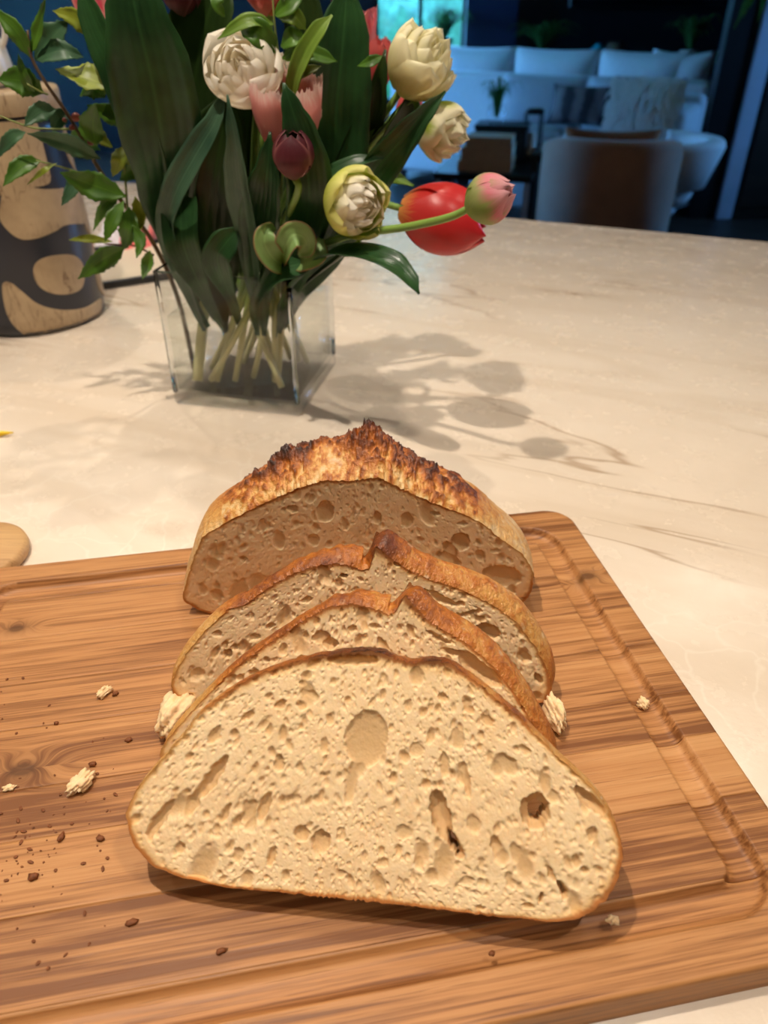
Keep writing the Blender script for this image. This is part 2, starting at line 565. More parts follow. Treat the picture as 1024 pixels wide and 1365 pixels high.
edges = [-BD / 2, -0.150, -0.105, -0.062, -0.028, 0.018, 0.058, 0.103, 0.146, BD / 2]
half = BW / 2
gx = np.concatenate([np.linspace(0, 0.002, 4), np.linspace(0.003, 0.075, 66), np.linspace(0.08, BW / 2, 22)])
us = np.concatenate([gx, (BW - gx)[::-1][1:]]) / BW
for k in range(len(edges) - 1):
    y0, y1 = edges[k], edges[k + 1]
    ny = int(round((y1 - y0) / 0.001)) + 1
    ys = np.linspace(y0, y1, ny)
    if k == 0: ys = np.concatenate([y0 + np.array([0, .0004, .001, .0018]), ys[3:]])
    if k == len(edges) - 2: ys = np.concatenate([ys[:-3], y1 - np.array([.0018, .001, .0004, 0])])
    rc = 0.024
    ex = BD / 2 - np.abs(ys)
    xin = np.where(ex < rc, rc - np.sqrt(np.maximum(rc * rc - (rc - ex) ** 2, 0)), 0)
    hw = half - xin
    X = (us[None, :] * 2 - 1) * hw[:, None]
    # keep the groove columns where they are away from the corners
    Y = np.repeat(ys[:, None], len(us), 1)
    Z = board_z(X, Y)
    # hairline easing along the glue joints
    ej = np.minimum(np.abs(Y - y0) if k else 1.0, np.abs(Y - y1) if k < len(edges) - 2 else 1.0)
    Z = Z - np.where(ej < 0.0003, 0.00022, 0.0)
    n_y, n_x = X.shape
    top = np.stack([X, Y, Z], -1).reshape(-1, 3)
    idx = np.arange(n_y * n_x).reshape(n_y, n_x)
    f = [np.stack([idx[:-1, :-1], idx[:-1, 1:], idx[1:, 1:], idx[1:, :-1]], -1).reshape(-1, 4)]
    ring = np.concatenate([idx[0, :], idx[1:, -1], idx[-1, -2::-1], idx[-2:0:-1, 0]])
    low = top[ring].copy(); low[:, 2] = 0.0
    nb = len(top); m = len(ring)
    li = np.arange(m)
    f.append(np.stack([ring, nb + li, nb + (li + 1) % m, ring[(li + 1) % m]], -1))
    me = mesh('stave', np.concatenate([top, low]), np.concatenate(f))
    o = link('stave', me, board, M_TEAK)
# ------------------------------------------------------------------ bread
def mat_crumb():
    n = NT('bread crumb')
    co = n.coord()
    hole = n.attr('hole'); rim = n.attr('rim')
    f = n.noise(co, 320, 4, 0.6); g = n.noise(co, 38, 3)
    c = n.ramp(g, [(0.3, srgb(238, 199, 148)), (0.7, srgb(244, 212, 165))])
    c = n.mix(n.rng(f, 0.35, 0.75, 0, 0.35), c, srgb(247, 226, 190))
    # gelled walls of the big holes are a greyer cream
    c = n.mix(n.rng(hole, 0.08, 0.8, 0, 0.7), c, srgb(202, 160, 108))
    # crust line
    e = n.math('ADD', rim, n.math('MULTIPLY', n.math('SUBTRACT', n.noise(co, 160, 3), 0.5), 0.0022))
    tn = n.attr('tone')
    e = n.math('DIVIDE', e, n.math('ADD', 0.5, n.math('MULTIPLY', tn, 1.5)))
    c = n.mix(n.rng(e, 0.0006, 0.0052, 0.75, 0.0, True), c, srgb(226, 180, 114))
    c = n.mix(n.rng(e, 0.0007, 0.0025, 0.92, 0.0, True), c, n.ramp(tn, [(0.1, srgb(214, 164, 96)), (0.4, srgb(180, 106, 44)), (0.9, srgb(112, 58, 24))]))
    n.set(base=c, rough=0.75, spec=0.25, sss=0.12)
    n.b.inputs['Subsurface Radius'].default_value = (1.0, 0.55, 0.25)
    n.b.inputs['Subsurface Scale'].default_value = 0.004
    vo = n.n('ShaderNodeTexVoronoi'); n.put(vo.inputs['Vector'], co); vo.inputs['Scale'].default_value = 700
    n.bump(n.math('ADD', n.math('MULTIPLY', vo.outputs['Distance'], 0.8), f), 0.22, 0.0006)
    return n.m


def mat_crust():
    n = NT('bread crust')
    co = n.coord()
    tone = n.attr('tone')
    a = n.noise(co, 42, 5, 0.65); b = n.noise(co, 240, 4, 0.65)
    t = n.math('ADD', tone, n.math('ADD', n.math('MULTIPLY', n.math('SUBTRACT', a, 0.5), 0.6), n.math('MULTIPLY', n.math('SUBTRACT', b, 0.5), 0.55)))
    c = n.ramp(t, [(0.0, srgb(226, 192, 138)), (0.22, srgb(214, 158, 84)), (0.45, srgb(186, 108, 38)), (0.7, srgb(124, 62, 22)), (0.95, srgb(58, 30, 16))])
    flour = n.rng(n.noise(co, 95, 2), 0.66, 0.74, 0, 0.5)
    flour = n.math('MULTIPLY', flour, n.rng(t, 0.4, 0.65, 1, 0))
    c = n.mix(flour, c, srgb(236, 214, 178))
    n.set(base=c, rough=n.rng(a, 0.3, 0.7, 0.26, 0.55), spec=0.6)
    n.bump(n.math('ADD', b, n.math('MULTIPLY', a, 1.2)), 0.9, 0.0022)
    return n.m


M_CRUMB = mat_crumb()
M_CRUST = mat_crust()


class Plane:
    def __init__(self, o, yaw, lean):
        self.o = Vector(o)
        self.ea = Vector((math.cos(yaw), math.sin(yaw), 0))
        back = Vector((-math.sin(yaw), math.cos(yaw), 0))
        self.eb = back * math.sin(lean) + Vector((0, 0, math.cos(lean)))
        self.ec = self.eb.cross(self.ea) * -1          # into the slice
        self.ec = Vector(self.ea).cross(self.eb) * -1
        if self.ec.y < 0: self.ec = -self.ec

    def ab(self, u, v):
        d = ray(u, v)
        n = self.ec
        t = (self.o - CAM).dot(n) / d.dot(n)
        p = CAM + d * t - self.o
        return p.dot(self.ea), p.dot(self.eb), t / F_PX

    def matrix(self):
        return Matrix(((self.ea.x, self.ec.x, self.eb.x, self.o.x), (self.ea.y, self.ec.y, self.eb.y, self.o.y),
                       (self.ea.z, self.ec.z, self.eb.z, self.o.z), (0, 0, 0, 1)))


def resample_outline(pts, tones, seed, jag=0.0006):
    pts = np.array(pts); n = len(pts)
    cen = np.array([(pts[:, 0].min() + pts[:, 0].max()) / 2, pts[:, 1].min() + (pts[:, 1].max() - pts[:, 1].min()) * 0.42])
    # dense closed polyline
    seg = np.hypot(*(np.roll(pts, -1, 0) - pts).T); s = np.concatenate([[0], np.cumsum(seg)])
    m = 1600
    q = np.linspace(0, s[-1], m, endpoint=False)
    X = np.interp(q, s, np.append(pts[:, 0], pts[0, 0])); Y = np.interp(q, s, np.append(pts[:, 1], pts[0, 1]))
    T = np.interp(q, s, np.append(tones, tones[0]))
    k = np.exp(-0.5 * (np.arange(-9, 10) / 3.2) ** 2); k /= k.sum()
    sm = lambda a: np.convolve(np.concatenate([a[-9:], a, a[:9]]), k, 'valid')
    X, Y, T = sm(X), sm(Y), sm(T)
    th = np.arctan2(Y - cen[1], X - cen[0]); r = np.hypot(X - cen[0], Y - cen[1])
    o = np.argsort(th); th, r, T = th[o], r[o], T[o]
    grid = np.linspace(-PI, PI, 2401)
    R = np.interp(grid, th, r, period=2 * PI)
    TT = np.interp(grid, th, T, period=2 * PI)
    ns = vnoise(grid * 40, grid * 0 + 3.3, seed) + 0.7 * vnoise(grid * 110, grid * 0 + 7.7, seed + 1)
    fade = np.minimum(1, (PI - np.abs(grid)) / 0.05)
    R = R + ns * jag * 2 * fade
    return cen, grid, R, TT


def make_bread(name, label, plane, outline, holes, T, nx, ny, seed, nrand, through=(), loaf=None, res=0.0003, orient=35.0, slant=90.0, bulge=0.0016, tone_shift=0.0, flare=(0.0, 0.0), micro=1.0):
    rng = np.random.RandomState(seed)
    pts, tones = [], []
    for (u, v, tn) in outline:
        a, b, s = plane.ab(u, v)
        b_low = (BT - plane.o.z - T * plane.ec.z) / plane.eb.z + (bulge + 0.0008 if loaf is None else 0.0)
        pts.append((a, max(b, b_low))); tones.append(tn + tone_shift)
    cen, TH, RR, TT = resample_outline(pts, tones, seed)
    pts = np.array(pts)
    a0, a1 = pts[:, 0].min() - .004, pts[:, 0].max() + .004
    b0, b1 = pts[:, 1].min() - .004, pts[:, 1].max() + .004
    W = int((a1 - a0) / res) + 1; H = int((b1 - b0) / res) + 1
    dep = np.zeros((H, W)); thr = np.zeros((H, W), bool)
    A = a0 + np.arange(W) * res; B = b0 + np.arange(H) * res
    wx = np.zeros((H, W)); wy = np.zeros((H, W))
    GA, GB = np.meshgrid(A, B)
    wx = 0.0011 * fbm(GA * 420, GB * 420, seed + 11, 3); wy = 0.0011 * fbm(GA * 420, GB * 420, seed + 21, 3)

    def stamp(ca, cb, ra, rb, ang, depth, warp=1.0, power=0.5, thru=False):
        R = max(ra, rb) * 1.25 + 0.0006
        i0 = max(0, int((ca - R - a0) / res)); i1 = min(W, int((ca + R - a0) / res) + 2)
        j0 = max(0, int((cb - R - b0) / res)); j1 = min(H, int((cb + R - b0) / res) + 2)
        if i1 <= i0 or j1 <= j0: return
        x = GA[j0:j1, i0:i1] - ca + wx[j0:j1, i0:i1] * warp; y = GB[j0:j1, i0:i1] - cb + wy[j0:j1, i0:i1] * warp
        c, s = math.cos(ang), math.sin(ang)
        q = ((x * c + y * s) / ra) ** 2 + ((-x * s + y * c) / rb) ** 2
        if thru:
            thr[j0:j1, i0:i1] |= q < 1
            return
        d = depth * np.clip(1 - q, 0, 1) ** power
        dep[j0:j1, i0:i1] = np.maximum(dep[j0:j1, i0:i1], d)

    amid = (a0 + a1) / 2; half = (a1 - a0) / 2
    for k in range(nrand):
        ca = rng.uniform(a0, a1); cb = rng.uniform(b0, b1)
        r = 0.00040 * math.exp(rng.normal(0, 0.5)) * (1.0 + 0.35 * rng.rand())
        if rng.rand() < 0.085: r *= rng.uniform(1.8, 3.3)
        el = rng.uniform(1.0, 2.2)
        ang = math.radians(slant + orient * (ca - amid) / half + rng.normal(0, 16))
        stamp(ca, cb, r * el, r, ang, min(0.0026, r * 1.0), warp=min(1.0, r / 0.0012) * 0.6, power=0.85)
    big = dep.copy() * 0
    for (u, v, rx_, ry_, ang, d) in holes:
        a, b, s = plane.ab(u, v)
        before = dep.copy()
        stamp(a, b, rx_ * s, ry_ * s, math.radians(-ang), d * 0.001, warp=1.1, power=0.32)
        big = np.maximum(big, np.where(dep > before + 1e-6, np.clip(dep / 0.003, 0, 1), 0))
    big = np.maximum(big, np.clip((dep - 0.0003) / 0.0022, 0, .8))
    for (u, v, rx_, ry_, ang) in through:
        a, b, s = plane.ab(u, v)
        stamp(a, b, rx_ * s, ry_ * s, math.radians(-ang), 0, warp=1.4, thru=True)
    dep = dep + 0.00014 * fbm(GA * 700, GB * 700, seed + 31, 3) + 0.0007 * fbm(GA * 60, GB * 60, seed + 41, 3)

    u = np.linspace(-1, 1, nx); v = np.linspace(-1, 1, ny)
    U, V = np.meshgrid(u, v)
    DX = U * np.sqrt(1 - V * V / 2); DY = V * np.sqrt(1 - U * U / 2)
    rho = np.clip(np.hypot(DX, DY), 0, 1); th = np.arctan2(DY, DX)
    kk = np.exp(-0.5 * (np.arange(-160, 161) / 70.0) ** 2); kk /= kk.sum()
    RS = np.convolve(np.concatenate([RR[-161:-1], RR, RR[1:161]]), kk, 'valid')
    Rb = np.interp(th, TH, RS) + (np.interp(th, TH, RR) - np.interp(th, TH, RS)) * rho ** 5
    PA = cen[0] + rho * Rb * np.cos(th); PB = cen[1] + rho * Rb * np.sin(th)
    rim = (1 - rho) * Rb
    fi = np.clip((PA - a0) / res, 0, W - 2); fj = np.clip((PB - b0) / res, 0, H - 2)
    ii = fi.astype(int); jj = fj.astype(int); tx = fi - ii; ty = fj - jj
    samp = lambda m: (m[jj, ii] * (1 - tx) + m[jj, ii + 1] * tx) * (1 - ty) + (m[jj + 1, ii] * (1 - tx) + m[jj + 1, ii + 1] * tx) * ty
    D = samp(dep) * (0.6 if loaf else 1.0) * np.clip((rim - 0.0004) / 0.0026, 0, 1)
    HB = samp(big)
    idx = np.arange(nx * ny).reshape(ny, nx)
    quads = np.stack([idx[:-1, :-1], idx[:-1, 1:], idx[1:, 1:], idx[1:, :-1]], -1)
    rem = None
    front = np.stack([PA, D, PB], -1).reshape(-1, 3)
    if through:
        tj = np.clip(np.rint(fj).astype(int), 0, H - 1); ti = np.clip(np.rint(fi).astype(int), 0, W - 1)
        tv = thr[tj, ti]
        rem = tv[:-1, :-1] & tv[1:, 1:] & tv[:-1, 1:] & tv[1:, :-1]
    root = thing(name, label, 'bread')
    root.matrix_world = plane.matrix()
    verts = [front]; faces = []
    keep = quads[~rem] if rem is not None else quads.reshape(-1, 4)
    faces.append(keep.reshape(-1, 4))
    if loaf is None:
        nv = len(front)
        bs = 1 + (flare[0] + (flare[1] - flare[0]) * np.clip(DX + 0.5, 0, 1)) / 0.09 * np.clip(DY + 0.25, 0, 1) ** 0.5 * 0.85
        QA = cen[0] + (PA - cen[0]) * bs; QB = cen[1] + (PB - cen[1]) * bs
        back = np.stack([QA, np.full_like(PA, T) + 0.0004 * fbm(PA * 300, PB * 300, seed + 51, 2), QB], -1).reshape(-1, 3)
        verts.append(back)
        faces.append(keep.reshape(-1, 4)[:, ::-1] + nv)
        if rem is not None:
            pad = np.pad(rem, 1)
            w = []
            for j in range(ny - 1):
                for i in range(nx - 1):
                    if rem[j, i]:
                        if not pad[j, i + 1]: w.append((idx[j, i], idx[j, i + 1]))
                        if not pad[j + 2, i + 1]: w.append((idx[j + 1, i + 1], idx[j + 1, i]))
                        if not pad[j + 1, i]: w.append((idx[j + 1, i], idx[j, i]))
                        if not pad[j + 1, i + 2]: w.append((idx[j, i + 1], idx[j + 1, i + 1]))
            if w:
                w = np.array(w)
                faces.append(np.stack([w[:, 0], w[:, 1], w[:, 1] + nv, w[:, 0] + nv], -1))
    vv = np.concatenate(verts); ff = np.concatenate(faces)
    me = mesh('crumb', vv, ff)
    fattr(me, 'hole', np.concatenate([HB.ravel()] + ([HB.ravel() * 0] if loaf is None else [])))
    fattr(me, 'rim', np.concatenate([rim.ravel()] * (2 if loaf is None else 1)))
    tn_ = np.interp(th, TH, TT).ravel()
    fattr(me, 'tone', np.concatenate([tn_] * (2 if loaf is None else 1)))
    link('crumb', me, root, M_CRUMB)
    # crust
    ring = np.concatenate([idx[0, :], idx[1:, -1], idx[-1, -2::-1], idx[-2:0:-1, 0]])
    ra, rb, rt = PA.ravel()[ring], PB.ravel()[ring], th.ravel()[ring]
    # smooth the loop a little for the crust and get outward normals
    ta = np.roll(ra, -3) - np.roll(ra, 3); tb = np.roll(rb, -3) - np.roll(rb, 3)
    ln = np.hypot(ta, tb) + 1e-9
    na, nb_ = tb / ln, -ta / ln
    tone = np.interp(rt, TH, TT)
    m = len(ring)
    kr = np.exp(-0.5 * (np.arange(-24, 25) / 8.0) ** 2); kr /= kr.sum()
    smr = lambda q: np.convolve(np.concatenate([q[-24:], q, q[:24]]), kr, 'valid')
    ras, rbs = smr(ra), smr(rb); na, nb_ = smr(na), smr(nb_)
    rows, trow = [], []
    if loaf is None:
        K = 16
        for k in range(K + 1):
            f = k / K
            h = bulge * math.sin(PI * f) ** 0.6 + 0.0005 * (1 - abs(2 * f - 1))
            cc = -0.0002 + (T + 0.0004) * f
            ns = fbm(rt * 26 + 5, np.full(m, cc * 260.0), seed + 61, 4)
            up = np.clip(tone, 0, 1)
            amp = (0.0003 + 0.0015 * np.clip(up - 0.55, 0, 1)) * (0 if k in (0, K) else 1)
            fl = np.clip(nb_ + 0.25, 0, 1) ** 0.5 * (flare[0] + (flare[1] - flare[0]) * np.clip((na + 0.5), 0, 1))
            hh = h + ns * amp + fl * f ** 0.75
            w = min(1.0, f * 5)
            rows.append(np.stack([ra + (ras - ra) * w + na * hh, np.full(m, cc), rb + (rbs - rb) * w + nb_ * hh], -1)); trow.append(tone + 0.12 * ns * (up > .25))
    else:
        Dp, K = loaf['depth'], 130
        peak = loaf['grow']
        bmin = rb.min()
        for k in range(K + 1):
            f = k / K
            cc = Dp * f
            env = math.sqrt(max(0.0, 1 - f ** 2.6))
            g = math.sin(PI * min(1, f / 0.75)) ** 0.8 if f < .75 else 0
            sa = (1 + 0.035 * g) * (0.25 + 0.75 * env) if f < 1 else 0.25
            hgt = np.clip((rb - bmin) / (rb.max() - bmin), 0, 1)
            sb = (1 + peak * g * hgt ** 0.8) * env
            w = min(1.0, f * 14)
            aa = amid + (ra + (ras - ra) * w - amid) * sa
            bb = bmin + (rb + (rbs - rb) * w - bmin) * sb
            ns = fbm(rt * 22 + 2, np.full(m, cc * 200.0), seed + 71, 4)
            rough = (0.0005 + 0.016 * np.clip(tone - 0.3, 0, .25)) * min(1, f * 14)
            extra = np.zeros(m); dark = np.zeros(m)
            for (pa, pc, wa, wc, hgt2, dk) in loaf['bumps']:
                w = np.exp(-((aa - pa) / wa) ** 2 - ((cc - pc) / wc) ** 2) * (nb_ > 0.1)
                extra += w * hgt2 * (1 + 0.8 * ns); dark += w * dk
            rows.append(np.stack([aa + na * ns * rough, np.full(m, cc), np.maximum(bb + nb_ * ns * rough + extra, bmin)], -1))
            trow.append(tone * (0.55 + 0.55 * min(1.0, f / 0.22)) + 0.55 * ns * (tone > .3) + dark)
    vv = np.concatenate(rows); li = np.arange(m); fs = []
    for k in range(len(rows) - 1):
        fs.append(np.stack([k * m + li, k * m + (li + 1) % m, (k + 1) * m + (li + 1) % m, (k + 1) * m + li], -1))
    me = mesh('crust', vv, np.concatenate(fs))
    fattr(me, 'tone', np.concatenate(trow))
    link('crust', me, root, M_CRUST)
    return root, pts


# --- front slice
PL1 = Plane((0.0, 0.1935, BT + 0.0165), math.radians(-5.5), math.radians(43))
o1 = [(168, 1085, .3), (176, 1063, .25), (191, 1040, .2), (215, 1014, .2), (240, 985, .2), (262, 955, .25), (290, 931, .4), (320, 911, .55), (350, 897, .6), (385, 884, .6),
      (420, 876, .7), (455, 871, .8), (490, 867, .85), (512, 871, .8), (532, 881, .6), (555, 884, .7), (580, 879, .9), (600, 885, .7), (625, 901, .5), (655, 925, .35), (680, 946, .6),
      (692, 953, .6), (712, 977, .3), (740, 1005, .25), (770, 1031, .2), (795, 1055, .2), (812, 1080, .25), (825, 1110, .35), (830, 1140, .45), (825, 1172, .55), (812, 1195, .6),
      (790, 1214, .6), (765, 1227, .55), (735, 1235, .55), (700, 1231, .5), (660, 1224, .55), (620, 1217, .5), (570, 1210, .5), (520, 1205, .5), (470, 1199, .5), (420, 1194, .45),
      (370, 1189, .45), (320, 1185, .45), (280, 1179, .45), (240, 1169, .45), (215, 1160, .5), (196, 1148, .55), (180, 1126, .45), (171, 1106, .4)]
h1 = [(714, 1082, 20, 23, 0, 9), (588, 1088, 13, 34, -18, 7), (606, 1125, 7, 22, -32, 9), (488, 985, 29, 38, 6, 3.2), (469, 1042, 9, 30, 8, 2.2), (283, 1036, 9, 34, 30, 4.5), (256, 1070, 9, 20, 30, 3.5),
      (214, 1090, 7, 30, 32, 4), (202, 1110, 5, 12, 20, 3), (331, 1082, 9, 17, 20, 3), (352, 1076, 8, 20, 20, 3.2), (300, 1085, 5, 15, 25, 2.5), (316, 1095, 6, 10, 20, 2.8), (428, 1121, 13, 14, 0, 3.5),
      (402, 1111, 11, 11, 0, 3), (787, 1068, 26, 9, 36, 5), (661, 1127, 7, 13, -22, 3.5), (676, 1019, 18, 11, 35, 2.6), (622, 1040, 5, 24, -10, 2.6), (592, 1020, 7, 18, -5, 2.2),
      (750, 1187, 4.5, 13, -22, 7), (721, 1198, 3, 8, 10, 5), (735, 1165, 4, 14, -35, 3), (411, 925, 12, 7, 15, 3.2), (404, 911, 7, 6, 0, 2.5), (374, 939, 9, 6, -30, 2.6), (402, 940, 8, 6, 10, 2.5),
      (372, 1017, 8, 11, 0, 2.4), (470, 880, 36, 7, -4, 5), (556, 1000, 10, 10, 0, 1.8), (610, 985, 9, 16, -10, 2), (632, 1100, 9, 13, -15, 1.8), (540, 1110, 12, 10, 0, 1.8), (690, 1140, 8, 16, -30, 2.2),
      (768, 1148, 6, 9, -20, 2.6), (790, 1112, 7, 10, 0, 2.6), (780, 1160, 5, 5, 0, 2.6), (240, 1130, 6, 8, 0, 2.6), (362, 1142, 6, 13, 15, 2.8), (318, 1140, 8, 10, 20, 2), (622, 1175, 10, 6, 0, 1.6),
      (738, 1062, 10, 8, 20, 1.8), (650, 960, 10, 7, 30, 2.6), (625, 945, 9, 6, 30, 2.4), (590, 930, 8, 5, 20, 2.2), (700, 1000, 9, 5, 35, 2), (545, 940, 6, 9, 0, 1.8), (330, 955, 10, 5, -35, 2.6),
      (285, 980, 7, 14, 30, 2.4), (440, 960, 6, 8, 0, 2), (425, 1065, 8, 6, -30, 1.8), (390, 1065, 12, 6, -20, 2), (510, 1150, 9, 6, 0, 1.6), (580, 1165, 8, 6, 0, 1.8), (455, 1165, 8, 5, 0, 1.6),
      (705, 1208, 9, 4, 5, 2.5), (640, 1210, 6, 3, 0, 2.0), (680, 1175, 7, 11, -30, 2)]
S1, PTS1 = make_bread('bread_slice', 'front sourdough slice lying tilted with its whole crumb face showing', PL1, o1, h1, 0.0205, 480, 300, 3, 6500,
                      through=[(717, 1084, 13, 15, 0), (606, 1126, 6, 17, -30), (751, 1188, 3.5, 11, -22)], orient=38)
# --- middle slice
PL2 = Plane((0.0, 0.263, BT + 0.0075), math.radians(-3.5), math.radians(29))
o2 = [(214, 1000, .3), (232, 975, .3), (250, 955, .3), (275, 928, .35), (300, 903, .5), (330, 877, .6), (370, 850, .65), (410, 823, .6), (440, 808, .6), (470, 805, .65), (500, 811, .5), (520, 820, .45),
      (532, 810, .7), (540, 790, .78), (552, 808, .7), (572, 828, .6), (592, 841, .55), (620, 857, .5), (648, 878, .5), (670, 903, .48), (690, 930, .48), (705, 954, .5), (718, 978, .55), (730, 1000, .55),
      (736, 1020, .6), (732, 1042, .5), (712, 1058, .5), (670, 1066, .5), (480, 1066, .5), (300, 1058, .5), (238, 1040, .5), (216, 1018, .4)]
h2 = [(440, 858, 11, 8, 0, 5), (428, 850, 13, 9, -10, 3), (640, 895, 36, 12, 33, 6), (612, 872, 26, 5, 12, 4), (356, 880, 5, 4, 0, 3), (338, 898, 8, 5, 0, 3), (320, 905, 5, 4, 0, 2.5), (585, 850, 18, 4, 25, 3),
      (690, 902, 9, 5, 40, 4), (700, 945, 8, 5, 60, 3.5), (728, 985, 5, 5, 0, 3.5), (510, 860, 5, 13, -35, 2), (470, 838, 6, 5, 0, 2.5), (548, 842, 5, 12, -25, 2.5), (402, 880, 9, 5, -30, 2), (500, 835, 8, 4, 20, 2), (660, 930, 10, 6, 20, 2)]
S2, PTS2 = make_bread('bread_slice', 'middle sourdough slice with a pointed brown ear between two other slices', PL2, o2, h2, 0.0165, 400, 230, 8, 4600, orient=30, bulge=0.0022, flare=(0.0, 0.0085), tone_shift=-0.08)
# --- rear slice
PL3 = Plane((0.0, 0.3215, BT + 0.0050), math.radians(2.2), math.radians(17))
o3 = [(229, 912, .35), (236, 892, .25), (247, 873, .25), (265, 850, .25), (284, 831, .3), (304, 812, .5), (328, 805, .65), (345, 793, .65), (363, 780, .65), (393, 763, .65), (425, 753, .65), (457, 751, .6), (483, 760, .6),
      (493, 757, .65), (498, 738, .8), (502, 727, .85), (511, 736, .8), (538, 756, .6), (577, 774, .5), (620, 788, .45), (656, 806, .4), (690, 830, .35), (714, 862, .35), (728, 890, .45), (735, 918, .6), (730, 938, .6),
      (700, 948, .5), (600, 951, .5), (400, 954, .5), (300, 958, .5), (264, 955, .6), (242, 940, .6), (231, 926, .55)]
h3 = [(652, 842, 18, 10, 25, 7), (700, 877, 11, 7, 25, 5), (718, 905, 5, 9, -25, 5), (590, 800, 22, 6, 22, 3.5), (626, 818, 17, 4, -15, 3.5), (568, 790, 16, 5, 10, 3), (303, 872, 6, 7, 0, 5), (314, 863, 6, 5, 0, 3),
      (300, 860, 5, 5, 0, 3), (262, 900, 12, 8, -30, 2), (360, 835, 7, 4, -20, 3), (458, 768, 6, 3, 0, 3.5), (530, 753, 6, 3, 20, 3), (614, 805, 6, 4, 0, 3), (640, 825, 8, 5, 0, 3), (410, 800, 9, 4, -15, 2.2), (340, 850, 8, 5, -20, 2), (290, 845, 6, 5, 0, 2)]
S3, PTS3 = make_bread('bread_slice', 'rear sourdough slice with a curled dark ear leaning towards the uncut loaf', PL3, o3, h3, 0.017, 400, 230, 15, 4600, orient=25, bulge=0.0026, flare=(0.0, 0.0095), tone_shift=-0.08)
# --- uncut rest of the loaf
PL4 = Plane((0.0, 0.4195, BT), math.radians(0.5), math.radians(0))
o4 = [(243, 795, .25), (249, 772, .15), (259, 742, .15), (270, 716, .2), (296, 699, .3), (325, 684, .45), (360, 667, .5), (394, 652, .5), (431, 640, .5), (468, 641, .5), (504, 636, .5), (541, 654, .5), (578, 671, .5),
      (617, 685, .4), (646, 699, .25), (667, 718, .15), (697, 738, .12), (712, 763, .15), (711, 782, .45), (704, 798, .6), (690, 811, .5), (640, 815, .5), (500, 817, .5), (360, 818, .5), (300, 822, .5), (284, 821, .5), (262, 812, .45), (247, 803, .4)]
h4 = [(669, 768, 28, 17, 12, 7), (614, 722, 13, 15, 0, 7), (600, 733, 9, 15, -30, 5), (598, 745, 20, 8, 30, 5), (434, 682, 12, 17, 0, 3.5), (542, 694, 9, 13, 0, 3), (503, 690, 6, 10, 0, 3.5), (390, 678, 8, 6, 0, 3), (372, 720, 8, 16, 0, 2.2),
      (289, 793, 9, 10, 0, 3), (318, 790, 13, 22, 15, 2.6), (345, 778, 15, 18, 0, 2.2), (270, 785, 6, 11, 0, 2.2), (320, 803, 8, 6, 0, 5), (683, 786, 5, 9, -15, 3.5), (700, 800, 7, 5, 0, 4), (580, 685, 8, 4, 0, 3.5), (616, 698, 7, 4, 0, 2.5),
      (418, 720, 8, 10, 0, 2.4), (325, 745, 5, 5, 0, 3.5), (350, 700, 6, 10, 10, 2), (460, 700, 5, 9, 0, 2), (640, 740, 7, 10, -20, 3), (660, 735, 8, 4, 0, 2), (560, 720, 6, 5, 0, 2)]
_pk = lambda u, v: PL4.ab(u, v)[0]
S4, PTS4 = make_bread('bread_loaf', 'uncut sourdough loaf end with rugged browned ear standing behind the slices', PL4, o4, h4, 0.0, 400, 230, 22, 5600, orient=15, bulge=0.0,
                      loaf=dict(depth=0.105, grow=0.135, bumps=[(_pk(376, 600), 0.030, 0.010, 0.010, 0.007, .30), (_pk(482, 580), 0.030, 0.016, 0.012, 0.010, .12), (_pk(340, 625), 0.026, 0.012, 0.010, 0.004, .18),
                                                               (_pk(418, 600), 0.032, 0.010, 0.010, 0.003, .08), (_pk(570, 630), 0.030, 0.030, 0.012, 0.002, .14), (_pk(445, 620), 0.018, 0.016, 0.02, -0.005, -.1), (_pk(620, 650), 0.02, 0.02, 0.012, 0.001, .2)]))

# ------------------------------------------------------------------ crumbs
M_BROWNCRUMB = plain('browned crust crumb', srgb(120, 66, 28), 0.7, 0.4, 400)


def lump(name, mat, loc, sx, sy, sz, seed, sub=3, rough=0.25, rz=0.0):
    r = random.Random(seed)
    bm = bmesh.new()
    bmesh.ops.create_icosphere(bm, subdivisions=sub, radius=1)
    ph = [r.uniform(0, 6) for _ in range(6)]
    for v in bm.verts:
        q = v.co.normalized()
        s = 1 + (rough * .18 * math.sin(23 * q.x + ph[4]) * math.sin(21 * q.y + ph[5]) * math.sin(19 * q.z) if sub > 4 else 0) + rough * (math.sin(4 * q.x + ph[0]) * math.sin(5 * q.y + ph[1]) + 0.6 * math.sin(11 * q.x + ph[2]) * math.sin(9 * q.z + ph[3])) + r.uniform(-.5, .5) * rough * 0.6
        v.co = Vector((q.x * sx * s, q.y * sy * s, max(q.z, -0.6) * sz * s))
    zmin = min(v.co.z for v in bm.verts)
    for v in bm.verts: v.co.z -= zmin
    me = bm_mesh(name, bm, True)
    fattr(me, 'rim', [1.0] * len(me.vertices)); fattr(me, 'hole', [0.0] * len(me.vertices))
    o = link(name, me, None, mat, loc)
    o.rotation_euler = (0, 0, rz)
    return o


